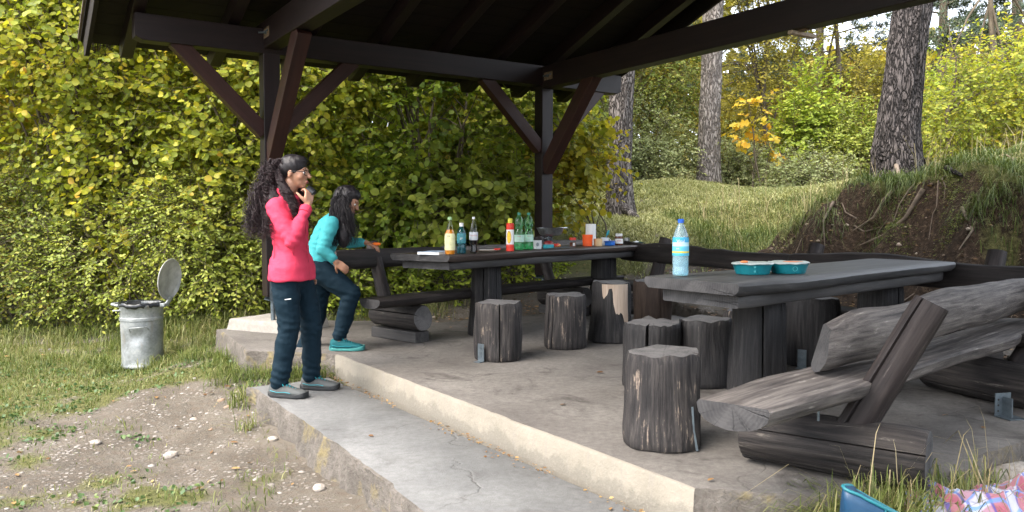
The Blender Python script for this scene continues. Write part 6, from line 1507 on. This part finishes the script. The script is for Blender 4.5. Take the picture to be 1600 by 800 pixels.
def hair_mat(name, col):
    m, nt, n, l, p = M0(name); f = noise(nt, coords(nt, (1, 1, .4)), 60, 4)
    l.new(ramp(nt, f, [(.3, tuple(c*.5 for c in col)), (.7, tuple(c*1.5 for c in col))]), p.inputs['Base Color']); p.inputs['Roughness'].default_value = .5; p.inputs['Specular IOR Level'].default_value = .35; bump(nt, f, p, .8, .004); return m
HAIR1 = hair_mat('dark_brown_curls', (.020, .011, .013)); HAIR2 = hair_mat('black_hair', (.009, .007, .009))
GREYU = cloth_('grey_shoe', (.085, .09, .09), 40, .3); SOLE = plain('shoe_rubber', (.012, .014, .016), .8, var=.4); LACE = plain('turquoise_laces', (.0, .25, .31), .5)
TEALU = cloth_('teal_shoe', (.012, .10, .115), 40, .3); SOLET = plain('turquoise_sole', (.035, .20, .19), .7, var=.25)
def wrinkle(a, sc=14, zs=1.0, seed=0):
    return lambda co: (a*fbm(co[:, 0]*sc+co[:, 2]*sc*.5, co[:, 1]*sc, co[:, 2]*sc*zs, 3, seed)).astype(np.float32)

def folds(a, sc, zs, seed, spots):
    w = wrinkle(a, sc, zs, seed)
    def f(co):
        d = w(co).astype(float)
        for (cx, cy, cz), r, h, fr in spots:
            k = np.exp(-((co[:, 2]-cz)/r)**2); d = d+k*h*.55*np.sin(co[:, 2]*fr+co[:, 0]*38+co[:, 1]*22+3*vnoise(co[:, 0]*16, co[:, 1]*16, co[:, 2]*9, seed))
        return d.astype(np.float32)
    return f
# ---------------------------------------------------------------- woman in pink
pp = on_plane(459, 613, -.15)
W1 = empty('person', 'woman in pink jacket and navy trousers with long dark curls, drinking on the lower step', 'person', (pp.x, pp.y, -.15), rad(-6))
hipR, kneeR, ankR = (-.015, -.092, .87), (.015, -.105, .47), (-.045, -.125, .085)
hipL, kneeL, ankL = (.005, .085, .87), (.095, .095, .47), (.085, .12, .085)
shR, elR, wrR = (-.045, -.165, 1.275), (.085, -.225, 1.045), (.150, -.085, 1.285)
shL, elL, wrL = (-.045, .165, 1.275), (-.05, .235, 1.01), (.03, .225, .79)
HC = Vector((.028, 0, 1.500)); HF = Vector((1, .03, -.02)); 
g = G(); R1 = head(g, HC, HF, (0, 0, 1), .98)
limb(g, [(-.035, 0, 1.30), (-.018, 0, 1.37), (-.002, 0, 1.43)], [.060, .053, .054])
oval_loft(g, [((-.01, 0, .80), .085, .135, 0), ((-.01, 0, .90), .10, .155, 0), ((-.01, 0, 1.02), .08, .118, 0), ((-.02, 0, 1.15), .088, .132, 0), ((-.03, 0, 1.25), .088, .15, 0), ((-.035, 0, 1.31), .06, .11, 0)])
for h_, k_, a_, fx in ((hipR, kneeR, ankR, .0), (hipL, kneeL, ankL, .0)):
    limb(g, [h_, k_, a_], [.068, .055, .038]); a = Vector(a_); limb(g, [a+Vector((-.03, 0, -.045)), a+Vector((.06, 0, -.05)), a+Vector((.13, 0, -.058))], [.026, .028, .02])
limb(g, [shR, elR, wrR], [.038, .034, .024]); limb(g, [shL, elL, wrL], [.038, .034, .024])
# right hand holding the cup to her lips: palm facing back to the mouth, fingers over the far side
hand(g, wrR, (.02, .30, .95), (-.85, .5, .1), 1, [.75, .8, .85, .9], .95, thumb_curl=.3)
hand(g, wrL, (.12, 0, -1), (-.1, -1, 0), -1, .35, .95)
remeshed('body', g, .0062, 5, SKIN, W1)
face_bits(W1, HC, R1, .98)
# jacket
g = G()
oval_loft(g, [((.000, 0, .775), .134, .208, 0), ((.0, 0, .79), .138, .212, 0), ((-.002, 0, .87), .134, .206, 0), ((-.006, 0, .98), .103, .146, 0), ((-.010, 0, 1.08), .108, .150, 0), ((-.020, 0, 1.18), .116, .162, 0), ((-.035, 0, 1.26), .108, .168, 0), ((-.038, 0, 1.305), .082, .135, 0), ((-.030, 0, 1.345), .062, .075, 0), ((-.024, 0, 1.385), .058, .064, .15)])
limb(g, [Vector(shR)+Vector((.0, .015, -.01)), elR, Vector(elR).lerp(Vector(wrR), .88)], [.066, .051, .038]); limb(g, [Vector(shL)+Vector((0, -.015, -.01)), elL, Vector(elL).lerp(Vector(wrL), .9)], [.066, .050, .037])
# collar flap
g.tube([(.045*math.cos(t)*1.35-.02, .062*math.sin(t)*1.3, 1.362-.034*math.cos(t)) for t in np.linspace(0, 2*math.pi, 22)], .019, 8)
j = remeshed('jacket', g, .0075, 6, PINK, W1, disp=folds(.007, 11, .6, 3, [((.085, -.22, 1.06), .09, .0060, 105), ((.0, -.1, .97), .09, .0035, 85), ((-.03, -.16, 1.22), .06, .0040, 95)]))
g = G(); wv = Vector(elR).lerp(Vector(wrR), .90); dd = (Vector(wrR)-Vector(elR)).normalized(); g.tube([wv-dd*.03, wv+dd*.006], [.0405, .040], 20); g.obj('cuff', PINK, j)
g = G(); g.tube([(.075, -.120, .90), (.063, -.135, .96), (.05, -.140, 1.03)], .0035, 6); g.obj('pocket_zip', plain('dark_pink_zip', (.40, .01, .05), .5), j)
SEAM = plain('jacket_seam', (.34, .012, .045), .8)
g = G(); g.tube([(-.085, -.135, .80), (-.07, -.150, .9), (-.055, -.150, 1.0), (-.06, -.155, 1.1)], .0022, 5); g.obj('side_seam', SEAM, j)
g = G(); g.tube([(.133, -.02, .775), (.125, -.018, .9), (.11, -.02, 1.05), (.105, -.02, 1.2)], .003, 5); g.obj('front_zip', plain('dark_pink_zip2', (.40, .01, .05), .5), j)
# trousers
g = G(); oval_loft(g, [((-.008, 0, .68), .06, .11, 0), ((-.008, 0, .74), .105, .155, 0), ((-.008, 0, .82), .112, .155, 0), ((-.008, 0, .87), .09, .12, 0)])
for h_, k_, a_ in ((hipR, kneeR, ankR), (hipL, kneeL, ankL)):
    H_, K_, A__ = Vector(h_), Vector(k_), Vector(a_); limb(g, [H_+Vector((-.0, 0, -.04)), H_.lerp(K_, .5), K_, K_.lerp(A__, .5), A__+Vector((-.005, 0, .012))], [.090, .090, .074, .067, .062])
tr = remeshed('trousers', g, .0075, 5, NAVY, W1, disp=folds(.0055, 11, 1.5, 9, [((.03, -.10, .46), .10, .0045, 115), ((.0, .0, .13), .09, .0060, 130), ((.0, 0, .74), .10, .0035, 90)]))
g = G(); g.tube([(.025, -.192, .66), (.065, -.185, .665)], .003, 5); g.obj('pocket_zip', WHITEP, tr)
for a_, pt in ((ankR, 0), (ankL, 0)):
    a = Vector(a_); shoe(W1, a, (1, -.12 if a_ is ankR else .0, 0), 0.001, GREYU, SOLE, LACE, 1)
# glasses
fr = plain('black_frame', (.01, .012, .016), .25); g = G(); gl = G()
for q in (-1, 1):
    cc = HC+R1 @ (Vector((.0935, q*.034, .002))*.98)
    for t in range(16):
        a, b_ = 2*math.pi*t/16, 2*math.pi*(t+1)/16; f3 = lambda w: cc+R1 @ Vector((-.004*abs(math.cos(w)), .026*math.copysign(abs(math.cos(w))**.7, math.cos(w)), .018*math.copysign(abs(math.sin(w))**.7, math.sin(w))))
        g.tube([f3(a), f3(b_)], .0024, 5)
    g.tube([HC+R1 @ (Vector((.088, q*.062, .008))*.98), HC+R1 @ (Vector((.04, q*.074, .010))*.98), HC+R1 @ (Vector((-.012, q*.078, .008))*.98)], .0026, 5)
g.tube([HC+R1 @ (Vector((.097, -.010, .006))*.98), HC+R1 @ (Vector((.097, .010, .006))*.98)], .0022, 5); g.obj('glasses', fr, W1)
# hair: smooth cap on top, gathered, then a big mass of curls down the back
g = G(); c = HC
g.ball(c+Vector((-.016, 0, .046)), (.099, .084, .084), 24, 16); g.ball(c+Vector((-.055, 0, .03)), (.078, .078, .078), 20, 14)
g.ball(c+Vector((-.105, 0, .02)), (.055, .055, .065), 16, 12); g.ball(c+Vector((.028, 0, .082)), (.062, .062, .040), 18, 12)
cap = remeshed('hair', g, .007, 4, HAIR2, W1, disp=wrinkle(.003, 40, .3, 4))
g = G(); g.ball((-.095, 0, 1.47), (.065, .080, .09), 18, 12); g.ball((-.125, 0, 1.36), (.068, .09, .11), 18, 12); g.ball((-.155, 0, 1.25), (.062, .095, .09), 18, 12); g.ball((-.09, -.06, 1.33), (.065, .055, .10), 18, 12)
core = remeshed('hair_mass', g, .010, 5, HAIR1, cap, disp=wrinkle(.014, 22, .6, 6))
g = G()
def st1(rs): return Vector((rs.uniform(-.12, -.03), rs.uniform(-.075, .075), rs.uniform(1.49, 1.60)))
def pt1(rs, s_):
    k = rs.random(); side = -1 if rs.random() < .6 else 1
    if k < .36: e = Vector((rs.uniform(.03, .085), side*rs.uniform(.075, .125), rs.uniform(1.20, 1.31))); m1 = Vector((rs.uniform(-.06, -.02), side*rs.uniform(.078, .095), 1.45)); m2 = Vector((rs.uniform(-.02, .045), side*rs.uniform(.09, .125), 1.37))
    else: e = Vector((rs.uniform(-.27, -.07), rs.uniform(-.18, .14), rs.uniform(1.10, 1.27))); m1 = s_+Vector((-.055, rs.uniform(-.03, .03), -.06)); m2 = (m1+e)/2+Vector((-.035, rs.uniform(-.04, .04), .03))
    return [s_, m1, m2, e, e+Vector((rs.uniform(-.03, .03), rs.uniform(-.02, .02), -rs.uniform(.02, .08)))]
curls(g, 900, st1, pt1, .0024, 3, curl=.013, turns=8, n_side=3)
def st1b(rs): return Vector((rs.uniform(-.16, -.06), rs.uniform(-.09, .09), rs.uniform(1.42, 1.60)))
def pt1b(rs, s_):
    o = Vector((-rs.uniform(.01, .05), rs.uniform(-.04, .04), rs.uniform(-.12, -.02))); return [s_, s_+o*.6, s_+o, s_+o+Vector((-.01, 0, -.07))]
curls(g, 420, st1b, pt1b, .0021, 5, curl=.011, turns=5, n_side=3); g.obj('curls', HAIR1, cap)
# cup in her hand
cp = Vector(wrR)+Vector((-.012, .035, .105)); cl = W1.matrix_basis @ cp
M_ = Matrix.Translation(W1.location) @ Matrix.Rotation(rad(-6), 4, 'Z'); cl = M_ @ (Vector(wrR)+Vector((.0, .055, .088)))
ct = empty('cup', 'small dark cup tilted at the lips of the woman in pink', 'cup', cl, 0); ct.rotation_euler = (0, rad(-62), rad(-6))
g = G(); g.lathe([(.020, -.028), (.028, -.026), (.034, .026), (.035, .028), (.031, .028), (.026, -.020), (.001, -.022)], 24); g.obj('cup', plain('black_cup', (.012, .014, .018), .4), ct, smooth=50)

# ---------------------------------------------------------------- woman in turquoise, stepping up and leaning forward
W2x, W2y = -1.43, 6.28
W2 = empty('person', 'woman in turquoise top with long black hair, one foot up on the platform, leaning over', 'person', (W2x, W2y, 0), rad(4))
hipR, kneeR, ankR = (-.125, -.085, .645), (.150, -.12, .455), (.055, -.13, .085)      # front foot on the platform (right leg, nearer)
hipL, kneeL, ankL = (-.125, .085, .645), (-.16, .10, .24), (-.30, .10, -.10)
shR, elR, wrR = (.0, -.155, 1.00), (-.055, -.225, .80), (.05, -.215, .705)
shL, elL, wrL = (.0, .155, 1.00), (.10, .19, .84), (.235, .16, .845)
HC = Vector((.112, 0, 1.18)); HF = Vector((.86, -.14, -.42)); HU = Vector((.42, 0, .86))
g = G(); R2 = head(g, HC, HF, HU, .94); limb(g, [(-.005, 0, 1.02), (.03, 0, 1.08), (.07, 0, 1.14)], [.060, .050, .052])
sp2 = [((-.135, 0, .60), .09, .14, 0), ((-.125, 0, .68), .10, .15, .2), ((-.10, 0, .78), .082, .12, .3), ((-.06, 0, .89), .088, .132, .4), ((-.02, 0, .98), .085, .145, .45), ((.0, 0, 1.03), .06, .10, .5)]
oval_loft(g, sp2)
for h_, k_, a_ in ((hipR, kneeR, ankR), (hipL, kneeL, ankL)):
    limb(g, [h_, k_, a_], [.068, .054, .038]); a = Vector(a_); limb(g, [a+Vector((-.03, 0, -.045)), a+Vector((.06, 0, -.05)), a+Vector((.13, 0, -.058))], [.026, .028, .02])
limb(g, [shR, elR, wrR], [.036, .032, .024]); limb(g, [shL, elL, wrL], [.036, .032, .024])
hand(g, wrR, (.75, .0, -.60), (.1, .9, -.3), -1, .35, .82); hand(g, wrL, (1, -.05, -.35), (0, .15, -1), 1, .45, .92)
remeshed('body', g, .0062, 5, SKIN2, W2); face_bits(W2, HC, R2, .94, (.20, .065, .055))
g = G(); oval_loft(g, [((-.155, 0, .60), .112, .162, 0), ((-.13, 0, .70), .116, .165, .15), ((-.10, 0, .80), .104, .145, .3), ((-.06, 0, .90), .110, .152, .4), ((-.02, 0, .985), .100, .165, .45), ((.002, 0, 1.03), .075, .125, .5), ((.018, 0, 1.06), .058, .066, .5)])
limb(g, [Vector(shR)+Vector((0, .015, 0)), elR, Vector(elR).lerp(Vector(wrR), .72)], [.066, .048, .037]); limb(g, [Vector(shL)+Vector((0, -.015, 0)), elL, Vector(elL).lerp(Vector(wrL), .80)], [.062, .046, .035])
remeshed('top', g, .0075, 6, TURQ, W2, disp=folds(.006, 12, .7, 5, [((-.055, -.22, .81), .07, .0055, 120), ((-.08, 0, .76), .12, .0045, 100), ((0, -.14, .95), .06, .0040, 100)]))
g = G(); oval_loft(g, [((-.15, 0, .54), .07, .12, 0), ((-.14, 0, .60), .115, .155, 0), ((-.13, 0, .68), .108, .150, .1), ((-.12, 0, .72), .09, .13, .2)])
for h_, k_, a_ in ((hipR, kneeR, ankR), (hipL, kneeL, ankL)):
    H_, K_, A__ = Vector(h_), Vector(k_), Vector(a_); limb(g, [H_, H_.lerp(K_, .5), K_, K_.lerp(A__, .5), A__+Vector((0, 0, .035))], [.104, .094, .074, .066, .056])
remeshed('trousers', g, .0075, 5, NAVY, W2, disp=folds(.0055, 11, 1.5, 12, [((.13, -.12, .45), .09, .0055, 110), ((-.05, -.1, .60), .10, .0050, 95), ((.06, -.12, .12), .07, .0055, 130)]))
shoe(W2, ankR, (1, -.05, 0), .001, TEALU, SOLET, LACE)
shoe(W2, Vector(ankL)+Vector((0, 0, 0)), (1, .1, 0), -.188, TEALU, SOLET, LACE)
g = G(); c = HC; up_ = R2 @ Vector((0, 0, 1)); fw = R2 @ Vector((1, 0, 0))
g.ball(c+up_*.042-fw*.022, (.094, .082, .086), 24, 16, R=R2); g.ball(c-fw*.065+up_*.01, (.065, .080, .095), 20, 14, R=R2); g.ball(c+up_*.075+fw*.02, (.055, .062, .038), 18, 12, R=R2)
g.ball(c+Vector((-.055, -.060, -.06)), (.060, .040, .10), 16, 12); g.ball(c+Vector((-.04, -.085, -.16)), (.055, .045, .12), 16, 12); g.ball(c+Vector((-.02, -.11, -.27)), (.048, .040, .10), 16, 12); g.ball(c+Vector((-.085, 0, -.10)), (.06, .09, .12), 16, 12)
cap = remeshed('hair', g, .007, 5, HAIR2, W2, disp=wrinkle(.006, 30, .4, 14))
g = G()
def st2(rs): a = rs.uniform(0, 6.28); return HC+R2 @ Vector((rs.uniform(-.09, .03), .07*math.sin(a), rs.uniform(.0, .09)))
def pt2(rs, s_):
    side = -1 if rs.random() < .72 else 1; x = rs.uniform(-.13, .06)
    if x > .03 : x = rs.uniform(-.01, .085)
    e = HC+Vector((x, side*rs.uniform(.06, .15), -rs.uniform(.20, .37))); m1 = HC+Vector((x*.6-.03, side*.088, rs.uniform(-.04, .03))); return [s_, m1, (m1+e)/2+Vector((rs.uniform(-.02, .02), side*.015, 0)), e]
curls(g, 720, st2, pt2, .0025, 8, curl=.008, turns=3.6, n_side=3); g.obj('curls', HAIR2, cap)
# slice of carrot-orange food in her left hand and a wrist band
M2 = Matrix.Translation(W2.location) @ Matrix.Rotation(rad(4), 4, 'Z'); q = M2 @ (Vector(wrL)+Vector((.085, -.01, -.012)))
o = G(); o.ball((0, 0, 0), (.035, .016, .013), 14, 8); o.v = [tuple(Vector(v)*(1+.25*float(vnoise(v[0]*80, v[1]*80, v[2]*80, 2)))) for v in o.v]
tag(o.obj('orange_wedge', plain('orange_flesh', (.80, .16, .01), .5), None, loc=q), 'bright orange morsel held in the left hand of the woman in turquoise', 'food')
